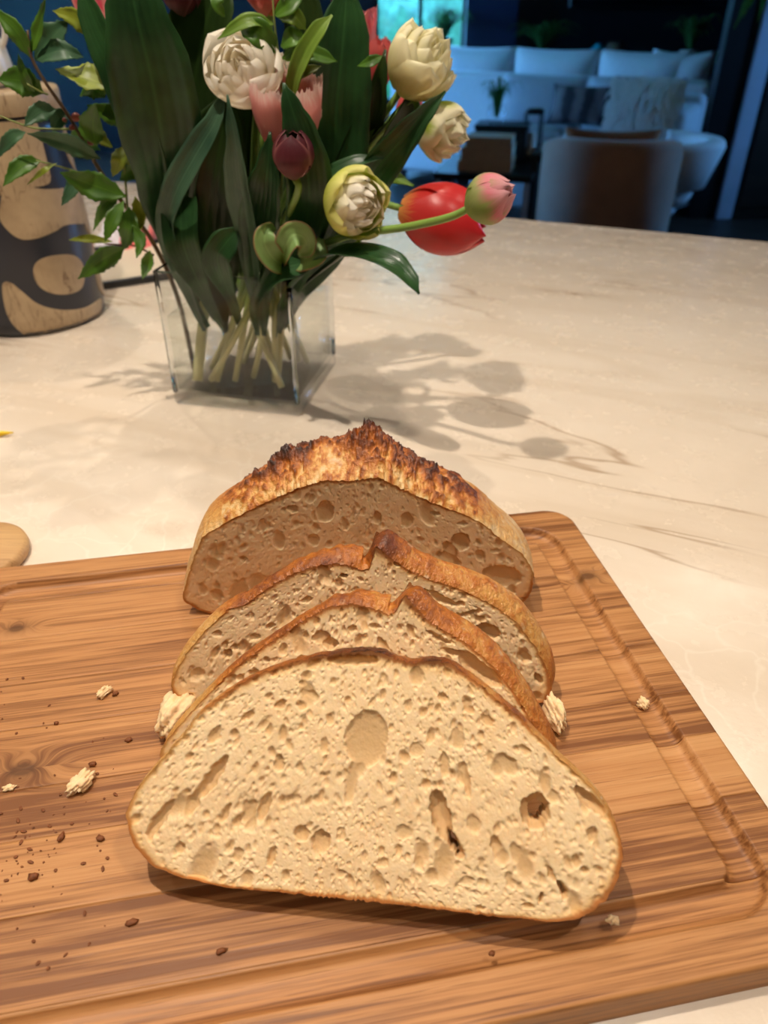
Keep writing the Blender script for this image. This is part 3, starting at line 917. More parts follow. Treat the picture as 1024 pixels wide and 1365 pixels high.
crumbs = [
    (110, 1048, .0052, .0080, .0040, -.5, 'M', 'largest pale bread crumb lying on the board left of the front slice'),
    (140, 925, .0028, .0050, .0028, -.6, 'M', 'pale slender crumb on the board left of the rear slice'),
    (154, 926, .0020, .0016, .0014, 0, 'B', 'reddish brown crumb touching a pale slender crumb'),
    (856, 942, .0036, .0040, .0034, .3, 'M', 'white crumb lying in the right juice groove'),
    (817, 1229, .0030, .0022, .0016, .2, 'M', 'pale crumb on the board in front of the front slice right end'),
    (124, 1020, .0022, .0016, .0014, .2, 'B', 'brown crumb just above the largest pale crumb'),
    (172, 987, .0022, .0018, .0012, .2, 'B', 'brown crumb beside the torn white bread piece'),
    (75, 965, .0014, .0012, .0010, .2, 'B', 'tiny dark brown crumb alone on the left of the board'),
    (175, 1231, .0030, .0020, .0012, .2, 'B', 'flat brown crumb near the board front left of the slice shadow'),
    (295, 1269, .0026, .0016, .0012, .2, 'B', 'dark brown crumb in front of the front slice shadow'),
    (655, 1272, .0016, .0014, .0010, .2, 'B', 'small brown crumb in the shade before the front slice'),
    (12, 1052, .0034, .0020, .0012, .2, 'M', 'flat pale crumb at the left edge of the picture'),
    (134, 1119, .0022, .0020, .0012, .2, 'B', 'brown crumb left of the front slice corner'),
    (46, 1170, .0026, .0022, .0016, .2, 'B', 'brown crumb among golden flecks at the lower left of the board'),
    (82, 1118, .0016, .0030, .0012, -.3, 'B', 'long brown crumb among flecks on the left of the board'),
]
for k, (u, v, sx, sy, sz, rz, m, lab) in enumerate(crumbs):
    z = BT - (0.0068 if 'groove' in lab else 0.0)
    q = PZ(u, v, z)
    tag(lump('crumb', M_CRUMB if m == 'M' else M_BROWNCRUMB, (q.x, q.y, z), sx, sy, sz, 40 + k, 4 if m == 'M' else 2, 0.3, rz), lab, 'crumb', 'crumbs on the board')
# torn lumps beside the slices
q = PZ(243, 966, BT)
tag(lump('torn_bread_piece', M_CRUMB, (q.x, q.y, BT), .0115, .019, .013, 71, 5, 0.15, -.35), 'torn white lump of bread crumb at the left of the slices', 'bread')
q = PZ(737, 962, BT)
tag(lump('torn_bread_piece', M_CRUMB, (q.x, q.y, BT), .0055, .013, .010, 72, 5, 0.2, .2), 'small torn white crumb lump at the right of the slices', 'bread')
# uncountable flecks
rr = random.Random(9)
bm = bmesh.new()
for k in range(110):
    if k < 70: u, v = rr.gauss(45, 50), rr.gauss(1125, 45)
    else: u, v = rr.uniform(-40, 200), rr.uniform(900, 1300)
    if u > 160: continue
    q = PZ(u, v, BT)
    s = rr.choice((.0004, .0005, .0007, .0010))
    m = Matrix.Translation((q.x, q.y, BT + s * .5)) @ Matrix.Rotation(rr.uniform(0, 6), 4, 'Z') @ Matrix.Diagonal((s * rr.uniform(1, 2.2), s, s * .6, 1))
    bmesh.ops.create_icosphere(bm, subdivisions=1, radius=1, matrix=m)
tag(link('crumb_flecks', bm_mesh('crumb_flecks', bm), None, M_BROWNCRUMB), 'tiny brown crust flecks scattered on the left of the board', 'crumbs', kind='stuff')
# ------------------------------------------------------------------ flower vase
VC = Vector((-0.157, 0.874, CT)); VYAW = math.radians(-12.7); VS = 0.158; VH = 0.158


def mat_clear(name, tint, ior, rough=0.01, mult=1.0):
    """clear glass or water seen as clear: light passes straight, Fresnel mirror on top"""
    n = NT(name)
    tr = n.n('ShaderNodeBsdfTransparent'); tr.inputs[0].default_value = tint + (1,)
    gl = n.n('ShaderNodeBsdfGlossy'); gl.inputs['Roughness'].default_value = rough
    fr = n.n('ShaderNodeFresnel')
    # the same mirror strength on both sides of the sheet
    n.put(fr.inputs[0], n.math('ADD', ior, n.math('MULTIPLY', n.n('ShaderNodeNewGeometry').outputs['Backfacing'], 1.0 / ior - ior)))
    mx = n.n('ShaderNodeMixShader')
    n.put(mx.inputs[0], n.math('MULTIPLY', fr.outputs[0], mult))
    n.t.links.new(tr.outputs[0], mx.inputs[1]); n.t.links.new(gl.outputs[0], mx.inputs[2])
    n.t.links.new(mx.outputs[0], n.out.inputs['Surface'])
    return n.m


M_GLASS = mat_clear('vase glass', (0.975, 0.985, 0.985), 1.5, 0.01, 0.55)
M_WATER = mat_clear('water', (0.965, 0.97, 0.95), 1.33)
nb = NT('thick base glass'); nb.set(base=(0.97, 0.98, 0.98), rough=0.0, trans=1.0, ior=1.5); M_BASEGLASS = nb.m
_tr = nb.n('ShaderNodeBsdfTransparent'); _mx = nb.n('ShaderNodeMixShader'); _mx.inputs[0].default_value = 0.72
nb.t.links.new(nb.b.outputs[0], _mx.inputs[1]); nb.t.links.new(_tr.outputs[0], _mx.inputs[2]); nb.t.links.new(_mx.outputs[0], nb.out.inputs['Surface'])
ne = NT('edge glass'); ne.set(base=(0.93, 0.96, 0.97), rough=0.0, trans=1.0, ior=1.5); M_EDGEGLASS = ne.m
vase = thing('flower_vase', 'clear square glass vase holding tulips in water', 'vase', VC, (0, 0, VYAW))


def wall_shell(name, s, th, z0, z1, mat, r=0.006):
    """square glass wall ring with rounded upright corners"""
    prof = []
    for sgn_in in (0, 1):
        h = s / 2 - (th if sgn_in else 0); rr_ = max(0.002, r - (th if sgn_in else 0))
        loop = []
        for cx, cy, a0 in ((1, 1, 0), (-1, 1, 90), (-1, -1, 180), (1, -1, 270)):
            for k in range(5):
                a = math.radians(a0 + k * 22.5)
                loop.append((cx * (h - rr_) + rr_ * math.cos(a), cy * (h - rr_) + rr_ * math.sin(a)))
        prof.append(loop)
    n = len(prof[0]); vs = []; fs = []
    for loop, z in ((prof[0], z0), (prof[0], z1), (prof[1], z1), (prof[1], z0)):
        vs += [(x, y, z) for x, y in loop]
    for k in range(4):
        q = (k + 1) % 4
        for i in range(n):
            j = (i + 1) % n
            fs.append((k * n + i, k * n + j, q * n + j, q * n + i))
    me = mesh(name, vs, fs, False)
    return link(name, me, vase, mat)


wall_shell('glass_wall', VS, 0.005, 0.017, VH, M_GLASS)
for _x in (-1, 1):
    for _y in (-1, 1):
        link('glass_edge', tube_mesh('glass_edge', [Vector((_x * (VS / 2 - .0032), _y * (VS / 2 - .0032), .0165)), Vector((_x * (VS / 2 - .0032), _y * (VS / 2 - .0032), VH))], .0026, 10, 4), vase, M_EDGEGLASS)
for _k in range(4):
    _a = Matrix.Rotation(_k * PI / 2, 3, 'Z')
    link('glass_edge', tube_mesh('glass_edge', [_a @ Vector((-VS / 2 + .004, VS / 2 - .0025, VH)), _a @ Vector((VS / 2 - .004, VS / 2 - .0025, VH))], .0012, 8, 4), vase, M_EDGEGLASS)
box('glass_base', vase, M_BASEGLASS, -VS / 2, VS / 2, -VS / 2, VS / 2, 0.0004, 0.0165, 0.005, 3)
box('water', vase, M_WATER, -VS / 2 + .0055, VS / 2 - .0055, -VS / 2 + .0055, VS / 2 - .0055, 0.0172, 0.108, 0.003, 2)


# ------------------------------------------------------------------ plant materials
def mat_leaf(name, lo, hi, rough=0.3, veins=26.0, trans=0.28, edge=None):
    n = NT(name)
    pu = n.attr('pu'); pv = n.attr('pv'); co = n.coord()
    st = n.math('SINE', n.math('MULTIPLY', pu, veins))
    f = n.math('ADD', n.math('MULTIPLY', n.noise(co, 26, 3), 0.8), n.math('MULTIPLY', st, 0.02))
    c = n.ramp(f, [(0.22, lo), (0.62, hi)])
    c = n.mix(n.rng(n.math('ABSOLUTE', pu), 0.0, 0.07, 0.35, 0), c, tuple(min(1, x * 1.6) for x in hi))
    if edge: c = n.mix(n.rng(n.math('ABSOLUTE', pu), 0.86, 1.0, 0, 0.8), c, edge)
    n.set(base=c, rough=rough, spec=0.5)
    n.bump(st, 0.15, 0.0006)
    tl = n.n('ShaderNodeBsdfTranslucent'); n.put(tl.inputs[0], n.mix(0.5, c, tuple(min(1, x * 1.8) for x in hi)))
    mx = n.n('ShaderNodeMixShader'); mx.inputs[0].default_value = trans
    n.t.links.new(n.b.outputs[0], mx.inputs[1]); n.t.links.new(tl.outputs[0], mx.inputs[2])
    n.t.links.new(mx.outputs[0], n.out.inputs['Surface'])
    return n.m


def mat_petal(name, stops, streak=None, trans=0.35, edge=None, rough=0.5):
    """colour runs from the base of the petal to its tip, with fine streaks"""
    n = NT(name)
    pu = n.attr('pu'); pv = n.attr('pv'); co = n.coord()
    cb = n.n('ShaderNodeCombineXYZ'); n.put(cb.inputs[0], n.math('MULTIPLY', pu, 9.0)); n.put(cb.inputs[1], n.math('MULTIPLY', pv, 1.6)); n.put(cb.inputs[2], n.noise(co, 4))
    sn = n.noise(cb.outputs[0], 1.6, 4)
    f = n.math('ADD', pv, n.math('MULTIPLY', n.math('SUBTRACT', sn, 0.5), 0.3))
    c = n.ramp(f, stops)
    if streak:
        w = n.math('MULTIPLY', n.rng(n.math('ABSOLUTE', pu), 0.0, streak[1], 1, 0, True), n.rng(f, streak[2], streak[3], 1, 0, True))
        c = n.mix(w, c, streak[0])
    if edge: c = n.mix(n.rng(n.math('ABSOLUTE', pu), 0.7, 1.0, 0, 0.7, True), c, edge)
    n.set(base=c, rough=rough, spec=0.35)
    n.bump(sn, 0.2, 0.0008)
    tl = n.n('ShaderNodeBsdfTranslucent'); n.put(tl.inputs[0], c)
    mx = n.n('ShaderNodeMixShader'); mx.inputs[0].default_value = trans
    n.t.links.new(n.b.outputs[0], mx.inputs[1]); n.t.links.new(tl.outputs[0], mx.inputs[2])
    n.t.links.new(mx.outputs[0], n.out.inputs['Surface'])
    return n.m


M_TLEAF = mat_leaf('tulip leaf', srgb(32, 60, 32), srgb(62, 106, 58))
M_TLEAF_D = mat_leaf('deep tulip leaf', srgb(28, 44, 18), srgb(52, 76, 30))
M_TLEAF_B = mat_leaf('bluish tulip leaf', srgb(52, 82, 62), srgb(92, 126, 96), 0.34)
M_TLEAF_L = mat_leaf('light green leaf', srgb(92, 128, 40), srgb(140, 168, 66), 0.42, 10)
M_BLEAF = mat_leaf('branch leaf', srgb(58, 96, 28), srgb(104, 146, 48), 0.4, 8)
M_BLEAF_Y = mat_leaf('yellowish branch leaf', srgb(120, 138, 40), srgb(166, 172, 62), 0.42, 8)
M_BLEAF_B = mat_leaf('bluish branch leaf', srgb(48, 86, 58), srgb(88, 124, 86), 0.42, 8)
M_CURL = mat_leaf('pale curled leaf', srgb(120, 158, 88), srgb(166, 196, 124), 0.45, 14, edge=srgb(176, 96, 84))


def mat_stem():
    n = NT('tulip stem')
    f = n.math('ADD', n.attr('pv'), n.math('MULTIPLY', n.math('SUBTRACT', n.noise(n.coord(), 30, 3), .5), .08))
    n.set(base=n.ramp(f, [(0.30, srgb(214, 210, 160)), (0.42, srgb(176, 186, 112)), (0.55, srgb(112, 146, 60)), (0.9, srgb(124, 156, 70))]), rough=.4)
    return n.m


M_STEM = mat_stem()
M_TWIG = plain('woody twig', srgb(98, 74, 44), 0.7, 0.25, 60)
M_TWIG_G = plain('green twig', srgb(120, 130, 62), 0.6, 0.2, 60)
M_BERRY = plain('red brown berry', srgb(150, 72, 58), 0.4, 0.2, 60)
M_WHITE = mat_petal('white petal', [(0.0, srgb(212, 206, 130)), (0.2, srgb(247, 238, 214)), (1.0, srgb(253, 247, 234))], trans=.5)
M_CREAM = mat_petal('cream petal', [(0.0, srgb(186, 190, 84)), (0.35, srgb(236, 226, 160)), (1.0, srgb(247, 240, 205))])
M_CREAMG = mat_petal('green streaked cream petal', [(0.0, srgb(170, 188, 66)), (0.3, srgb(240, 230, 176)), (1.0, srgb(246, 238, 208))], (srgb(160, 184, 50), 0.55, 0.55, 0.95))
M_GREENW = mat_petal('lime edged petal', [(0.0, srgb(140, 170, 50)), (0.5, srgb(196, 206, 84)), (1.0, srgb(232, 226, 140))])
M_PINK = mat_petal('pink petal', [(0.0, srgb(226, 206, 170)), (0.35, srgb(228, 158, 158)), (0.85, srgb(238, 178, 170)), (1.0, srgb(250, 222, 212))], edge=srgb(248, 218, 208), trans=.45)
M_PINKS = mat_petal('pink striped petal', [(0.0, srgb(226, 214, 190)), (0.4, srgb(236, 176, 166)), (1.0, srgb(234, 140, 142))], (srgb(222, 90, 110), 0.4, 0.8, 1.2))
M_CORAL = mat_petal('coral petal', [(0.0, srgb(226, 150, 130)), (0.4, srgb(224, 92, 92)), (1.0, srgb(232, 120, 116))])
M_PURPLE = mat_petal('dark purple petal', [(0.0, srgb(112, 88, 74)), (0.3, srgb(122, 56, 62)), (1.0, srgb(82, 28, 38))], edge=srgb(166, 104, 100))
M_RED = mat_petal('red petal', [(0.0, srgb(214, 150, 80)), (0.18, srgb(198, 54, 50)), (1.0, srgb(208, 44, 50))], trans=0.25, rough=0.32)
M_BUD = mat_petal('green and pink petal', [(0.0, srgb(134, 164, 76)), (0.45, srgb(172, 176, 110)), (0.7, srgb(226, 130, 142)), (1.0, srgb(238, 182, 186))], (srgb(150, 174, 88), 0.5, 0.5, 0.95))


# ------------------------------------------------------------------ plant shapes
def blade_mesh(name, pts, widths, face=Vector((0, -1, 0.25)), fold=0.25, curl=0.0, nl=22, nu=8, wave=0.0, seed=0, serr=0.0, thick=0.0006, roll=0.0):
    """a leaf along a smooth midrib: widths along it, folded along the rib, edges waved or toothed"""
    c = catmull(pts, nl)
    r = random.Random(seed); ph = r.uniform(0, 6)
    vs, pu, pv = [], [], []
    for k, p in enumerate(c):
        t = (c[min(k + 1, nl)] - c[max(k - 1, 0)]).normalized()
        s = t.cross(face)
        if s.length < 1e-4: s = t.cross(Vector((1, 0, 0)))
        s.normalize()
        nrm = s.cross(t).normalized()
        v = k / nl
        if roll:
            q = Quaternion(t, roll * v); s = q @ s; nrm = q @ nrm
        x = v * (len(widths) - 1); i = min(int(x), len(widths) - 2); f = x - i; f = f * f * (3 - 2 * f)
        w = (widths[i] * (1 - f) + widths[i + 1] * f) / 2
        for j in range(nu + 1):
            u = j / nu * 2 - 1
            ww = w
            if serr and abs(u) == 1: ww *= 1 + serr * (1 if k % 2 else -1)
            d = s * (u * ww) + nrm * (fold * ww * (u * u) + curl * ww * max(0, abs(u) - .5) ** 2 * 4 + wave * ww * math.sin(v * 15 + ph + (2 if u > 0 else 0)) * u * u)
            vs.append(p + d); pu.append(u); pv.append(v)
    fs = []
    for k in range(nl):
        for j in range(nu):
            a = k * (nu + 1) + j
            fs.append((a, a + 1, a + nu + 2, a + nu + 1))
    # give the leaf its thickness
    if thick:
        n0 = len(vs); m = mesh(name, vs, fs)
        nn = [Vector(v.normal) for v in m.vertices]
        bpy.data.meshes.remove(m)
        vs2 = vs + [v - n_ * thick for v, n_ in zip(vs, nn)]
        fs2 = fs + [tuple(q + n0 for q in reversed(f)) for f in fs]
        row = nu + 1
        loop = [j for j in range(row)] + [k * row + nu for k in range(1, nl + 1)] + [nl * row + j for j in range(nu - 1, -1, -1)] + [k * row for k in range(nl - 1, 0, -1)]
        for a, b in zip(loop, loop[1:] + loop[:1]): fs2.append((b, a, a + n0, b + n0))
        vs, fs, pu, pv = vs2, fs2, pu * 2, pv * 2
    me = mesh(name, vs, fs)
    fattr(me, 'pu', pu); fattr(me, 'pv', pv)
    return me


def petal_mesh(R, H, phi, A, prof, tip=0.55, ripple=0.0, fringe=0.0, seed=0, nu=10, nv=12, curlin=0.0, off=0.0):
    """petal wrapped on a cup: prof(v) -> (radius, height) as fractions of R and H"""
    r = random.Random(seed); ph = r.uniform(0, 6)
    vs, pu, pv = [], [], []
    for k in range(nv + 1):
        v = k / nv
        pr, pz = prof(v)
        sh = (0.32 + 0.68 * min(1, v / 0.45) ** 0.8) * math.sqrt(max(0.0, 1 - max(0, (v - tip) / (1 - tip)) ** 2.2)) if v < 1 else 0.10
        sh = max(sh, 0.62 if fringe > .04 and tip > .7 else 0.10)
        for j in range(nu + 1):
            u = j / nu * 2 - 1
            a = phi + u * A * sh
            rad = R * pr + off + 0.03 * R * math.cos(u * PI) * v - curlin * R * u * u * v
            z = H * pz + ripple * H * math.sin(u * 7 + ph) * v * v * 0.5 - 0.04 * H * u * u * v
            if fringe and v > 0.98: z += fringe * H * (1.0 if j % 2 else -.4) * r.uniform(.3, 1)
            if fringe and abs(u) > .95 and v > .5: rad += r.uniform(-.05, .05) * R
            rad += ripple * R * math.sin(v * 6 + u * 3 + ph) * v * 0.5
            vs.append((rad * math.cos(a), rad * math.sin(a), z)); pu.append(u); pv.append(v)
    fs = []
    for k in range(nv):
        for j in range(nu):
            a = k * (nu + 1) + j
            fs.append((a, a + 1, a + nu + 2, a + nu + 1))
    me = mesh('petal', vs, fs)
    fattr(me, 'pu', pu); fattr(me, 'pv', pv)
    return me


def egg(close=0.35):
    def f(v):
        return (math.sin(PI * (0.06 + (0.94 - close * 0.25) * v)) ** 0.62 if v < 1 else math.sin(PI * (1.0 - close * 0.25)) ** 0.62), v
    return f


def cup(flare=0.15, top=0.9):
    def f(v):
        return math.sin(PI / 2 * min(1, 0.12 + v * 1.25)) * (top + (1 - top) * (1 - v)) + flare * max(0, v - .45) ** 1.5 * 2.2, v
    return f


def bowl(open_=0.5):
    """petals of a double flower: spreading, tips bending in or out"""
    def f(v):
        return (0.10 + 0.9 * math.sin(PI / 2 * v) ** 0.9) * (0.55 + 0.45 * open_) + 0.1 * open_ * v, (v ** 1.2) * (1.05 - 0.5 * open_)
    return f


def axis_rot(ax, spin=0.0):
    return (Vector((0, 0, 1)).rotation_difference(Vector(ax).normalized()) @ Quaternion((0, 0, 1), spin)).to_matrix().to_4x4()


BUNCH = 'cut flowers in the glass vase'
_stemrng = random.Random(4)


def flower(name, label, head, ax, size, kind, mats, spin=0.0, seed=0, stem_r=0.0035, via=None, foot=None, stem_mat=None):
    """head = base of the cup (where the stem ends); size = (radius, height)"""
    t = thing(name, label, 'flower', head, group=BUNCH)
    ax = Vector(ax).normalized()
    R, H = size
    rot = axis_rot(ax, spin)
    r = random.Random(seed)

    def add(me, m):
        o = link('petal', me, t, m)
        o.matrix_local = rot
    if kind == 'egg':
        for k in range(3): add(petal_mesh(R * .9, H * .97, k * 2.094 + 1.05, 1.15, egg(.3), seed=seed + k, off=-0.0008), mats[k % len(mats)])
        for k in range(3): add(petal_mesh(R, H, k * 2.094, 1.12, egg(.3), seed=seed + 9 + k), mats[(k + 1) % len(mats)])
    elif kind == 'bud':
        for k in range(3): add(petal_mesh(R * .92, H * 1.0, k * 2.094 + 1.05, 1.15, egg(.15), fringe=.05, seed=seed + k), mats[0])
        for k in range(3): add(petal_mesh(R, H * .97, k * 2.094, 1.12, egg(.2), fringe=.05, seed=seed + 9 + k), mats[0])
    elif kind == 'cup':
        for k in range(3): add(petal_mesh(R * .9, H * .98, k * 2.094 + 1.05, 1.1, cup(.05), ripple=.06, seed=seed + k), mats[0])
        for k in range(3): add(petal_mesh(R, H, k * 2.094, 1.1, cup(.12), ripple=.05, seed=seed + 9 + k), mats[0])
    elif kind == 'fringed':
        for k in range(4): add(petal_mesh(R * .86, H * .96, k * 1.571 + .4, 1.15, egg(1.6), tip=.74, ripple=.08, fringe=.05, seed=seed + k, nu=22), mats[0])
        for k in range(5): add(petal_mesh(R, H, k * 1.257, 1.12, egg(1.75), tip=.80, ripple=.08, fringe=.06, seed=seed + 9 + k, nu=22), mats[0])
    elif kind == 'double':
        lay = [(3, .17, .90, .12), (3, .32, .95, .3), (4, .50, .97, .5), (5, .68, .94, .75), (5, .85, .87, 1.05), (5, 1.0, .78, 1.45)]
        for li, (cnt, fr, fh, op) in enumerate(lay):
            for k in range(cnt):
                m = mats[0] if li < 4 else (mats[1] if li == 4 else mats[-1])
                add(petal_mesh(R * fr * r.uniform(.94, 1.05), H * fh * r.uniform(.92, 1.06), k * 2 * PI / cnt + li * .9 + r.uniform(-.2, .2), PI / cnt * r.uniform(1.3, 1.6),
                               egg(op * r.uniform(.92, 1.08)), tip=.35, ripple=.03, seed=seed + li * 20 + k, curlin=.06), m)
    # stem
    base = (VC + Matrix.Rotation(VYAW, 3, 'Z') @ Vector(foot)) if foot else (VC + Matrix.Rotation(VYAW, 3, 'Z') @ Vector((_stemrng.uniform(-.064, .064), _stemrng.uniform(-.060, .055), .022)))
    neck = VC + Matrix.Rotation(VYAW, 3, 'Z') @ Vector((max(-.058, min(.058, (head[0] - VC.x) * .45)), max(-.058, min(.058, (head[1] - VC.y) * .5)), VH * 1.02))
    p = [base, neck] + ([Vector(q) for q in (via or [])]) + [Vector(head) - ax * max(.02, H * .4), Vector(head) + ax * .002]
    p = [q - Vector(head) for q in p]
    me = tube_mesh('stem', p, [stem_r * 1.1, stem_r, stem_r * .9], 8, 26)
    fattr(me, 'pv', [(v.co.z + head[2] - CT) / .25 for v in me.vertices])
    link('stem', me, t, M_STEM)
    return t


def head_at(u, v, y, ax, H):
    """base of the cup when the middle of the flower is seen at u, v"""
    return P(u, v, y) - Vector(ax).normalized() * (H * .5)


def F(name, label, u, v, y, ax, rp, hp, kind, mats, spin=0.0, seed=0, **kw):
    s = px(u, v, y)
    return flower(name, label, head_at(u, v, y, ax, hp * s), ax, (rp * s, hp * s), kind, mats, spin, seed, **kw)


T_white = F('white_tulip', 'large white double tulip facing forward at the left of the bunch', 324, 92, .775, (-.14, -.80, .52), 54, 70, 'double', [M_WHITE, M_WHITE], .3, 11)
T_pink = F('pink_tulip', 'pale pink fringed open tulip in the middle of the bunch', 383, 160, .765, (.06, -.30, 1), 47, 100, 'fringed', [M_PINK], .2, 23)
T_purple = F('purple_tulip', 'small dark purple tulip bud before the pink fringed tulip', 391, 206, .715, (.04, -.25, 1), 28, 60, 'egg', [M_PURPLE], .5, 31)
T_lime = F('white_tulip', 'lime and white double tulip low over the vase rim', 472, 272, .715, (.55, -.74, .12), 45, 80, 'double', [M_WHITE, M_CREAMG, M_GREENW], .0, 41)
T_cream = F('cream_tulip', 'cream double tulip highest on the right of the bunch', 560, 84, .79, (.45, -.35, .62), 48, 88, 'double', [M_CREAM, M_CREAM], .4, 52)
T_cream2 = F('cream_tulip', 'cream tulip with green streaks nodding below the highest cream one', 590, 174, .785, (.72, -.40, -.25), 38, 76, 'double', [M_CREAMG, M_CREAMG], .9, 63)
T_red = F('red_tulip', 'closed red tulip lying sideways over the worktop', 592, 293, .735, (.95, -.18, -.20), 46, 120, 'egg', [M_RED], .4, 71, via=[P(500, 280, .80)])
T_bud = F('pink_tulip', 'pink and green tulip bud on a long arching stem at far right', 653, 265, .655, (.74, -.35, .42), 33, 66, 'bud', [M_BUD], .3, 81, via=[P(452, 318, .74), P(540, 303, .70)], stem_r=.0036)
T_pinks = F('pink_tulip', 'pink striped tulip standing behind the tall right leaf', 468, 62, .865, (.06, -.1, 1), 34, 92, 'cup', [M_PINKS], .4, 91)
T_coral = F('coral_tulip', 'coral fringed tulip beside the highest cream tulip', 503, 92, .86, (.18, -.1, 1), 23, 66, 'fringed', [M_CORAL], .4, 101)
T_coral2 = F('coral_tulip', 'coral tulip half hidden below the highest cream tulip', 545, 142, .86, (.4, -.1, .9), 16, 58, 'egg', [M_CORAL], .4, 111)
T_pinkl = F('pink_tulip', 'pink striped tulip at the left behind dark tulip leaves', 138, 38, .875, (-.22, -.1, 1), 27, 96, 'cup', [M_PINKS], .1, 121, stem_r=.0058, foot=(-.055, -.058, .024), via=[P(224, 330, .83)])
T_redt = F('red_tulip', 'red tulip cut by the top edge of the picture', 355, -24, .83, (.05, -.2, 1), 33, 74, 'egg', [M_RED, M_CORAL], .2, 131)
T_purt = F('purple_tulip', 'dark purple tulip at the top edge behind big leaves', 242, -18, .84, (.0, -.2, 1), 30, 66, 'egg', [M_PURPLE], .2, 141)
T_white2 = F('white_tulip', 'small white tulip peeping from behind the large white one', 366, 96, .80, (.55, -.35, .75), 26, 52, 'double', [M_WHITE, M_CREAMG], .2, 151)


RZV = Matrix.Rotation(-VYAW, 3, 'Z')


def leaf(t, u_v_y, wpx, mat, fold=.25, curl=0., wave=0., face=(0, -1, .25), roll=0., seed=0, serr=0., name='leaf', thick=.0006, nl=22):
    """tulip leaf of flower t, midrib through the given points (from base to tip)"""
    pts = [P(*q) for q in u_v_y]
    wpx = list(wpx)
    if u_v_y[0][1] > 350 and t.name != 'curled_leaf_sprig':
        p0 = pts[0]
        q0_ = RZV @ (p0 - VC); q0_.z = 0
        k_ = min(1.0, .055 / max(abs(q0_.x), abs(q0_.y), 1e-4))
        low = VC + RZV.transposed() @ (q0_ * k_ * .8)
        pts = [Vector((low.x, low.y, CT + .082)), Vector((low.x * .5 + p0.x * .5, low.y * .5 + p0.y * .5, max(CT + .125, p0.z - .03)))] + pts[1:]
        wpx = [6, max(14, wpx[0] * .7)] + wpx[1:]
    loc = Vector(t.location)
    ym = sum(q[2] for q in u_v_y) / len(u_v_y)
    w = [q * px(u_v_y[0][0], u_v_y[0][1], ym) for q in wpx]
    me = blade_mesh(name, [p - loc for p in pts], w, Vector(face), fold, curl, nl=nl, wave=wave, seed=seed, roll=roll, serr=serr, thick=thick)
    return link(name, me, t, mat)


# big tulip leaves, each on the flower it belongs to
leaf(T_pinkl, [(228, 372, .84), (226, 300, .815), (220, 210, .785), (203, 110, .765), (182, 20, .755), (170, -50, .76)], [20, 34, 70, 96, 90, 60, 6], M_TLEAF, .30, seed=1, face=(.25, -1, .2))
leaf(T_pinkl, [(226, 330, .83), (212, 250, .80), (190, 175, .785), (158, 95, .78), (128, 35, .78), (104, -30, .785)], [18, 34, 44, 46, 40, 30, 4], M_TLEAF, .35, seed=2, face=(-.2, -1, .3))
leaf(T_purt, [(245, 372, .875), (250, 280, .86), (252, 180, .85), (262, 90, .84), (280, 10, .835), (300, -50, .84)], [26, 50, 80, 88, 80, 60, 6], M_TLEAF_D, .35, wave=.06, seed=3, face=(-.2, -1, .2))
leaf(T_purt, [(240, 372, .83), (226, 310, .80), (232, 262, .778), (262, 205, .768), (288, 160, .765), (300, 118, .77)], [22, 34, 30, 34, 30, 20, 3], M_TLEAF_B, .5, seed=4, face=(-.5, -1, .1))
leaf(T_white, [(285, 385, .83), (280, 320, .815), (284, 250, .805), (296, 180, .80), (305, 120, .80)], [40, 74, 92, 82, 60, 10], M_TLEAF_D, .3, seed=5)
leaf(T_white, [(340, 372, .80), (333, 310, .765), (322, 250, .735), (314, 190, .718), (303, 126, .715)], [20, 34, 44, 36, 18, 2], M_TLEAF_B, .45, seed=6, face=(-.5, -1, .15))
leaf(T_pink, [(352, 372, .80), (346, 320, .772), (352, 260, .742), (357, 220, .735), (360, 176, .735)], [24, 44, 54, 40, 24, 2], M_TLEAF, .35, seed=7)
leaf(T_purple, [(396, 378, .80), (404, 320, .762), (412, 255, .735), (402, 190, .724), (389, 145, .720), (378, 110, .722)], [24, 42, 56, 56, 40, 22, 2], M_TLEAF, .3, seed=8, face=(.2, -1, .2))
leaf(T_pinks, [(402, 372, .84), (425, 300, .825), (444, 220, .81), (449, 140, .80), (457, 60, .795), (465, -40, .80)], [28, 54, 74, 80, 76, 56, 5], M_TLEAF, .22, seed=9, face=(.1, -1, .2))
leaf(T_coral, [(412, 372, .85), (440, 300, .835), (468, 225, .82), (492, 160, .81), (505, 110, .805), (514, 66, .81)], [26, 46, 52, 44, 30, 16, 2], M_TLEAF_D, .4, seed=10, face=(.3, -1, .2))
leaf(T_cream2, [(420, 374, .82), (450, 310, .79), (492, 240, .765), (532, 190, .752), (565, 152, .75), (594, 122, .755)], [24, 46, 54, 44, 32, 18, 2], M_TLEAF, .4, seed=11, face=(.5, -1, .35))
leaf(T_coral2, [(418, 372, .86), (450, 300, .84), (490, 225, .82), (525, 170, .81), (550, 125, .81)], [20, 34, 40, 34, 22, 3], M_TLEAF_D, .35, seed=12, face=(.4, -1, .2))
leaf(T_lime, [(392, 368, .78), (430, 345, .74), (474, 338, .705), (518, 350, .682), (545, 372, .672), (559, 392, .668)], [14, 32, 40, 40, 26, 3], M_TLEAF, .35, seed=13, face=(.1, -.35, 1))
leaf(T_lime, [(398, 340, .79), (408, 285, .765), (430, 245, .752), (470, 218, .75), (512, 210, .752)], [16, 26, 28, 20, 3], M_TLEAF, .3, seed=14, face=(.2, -.6, .8))
leaf(T_white2, [(388, 170, .79), (392, 115, .772), (404, 78, .762), (425, 42, .758), (443, 20, .76)], [12, 22, 26, 22, 3], M_TLEAF_L, .45, seed=15, face=(-.5, -1, .3))
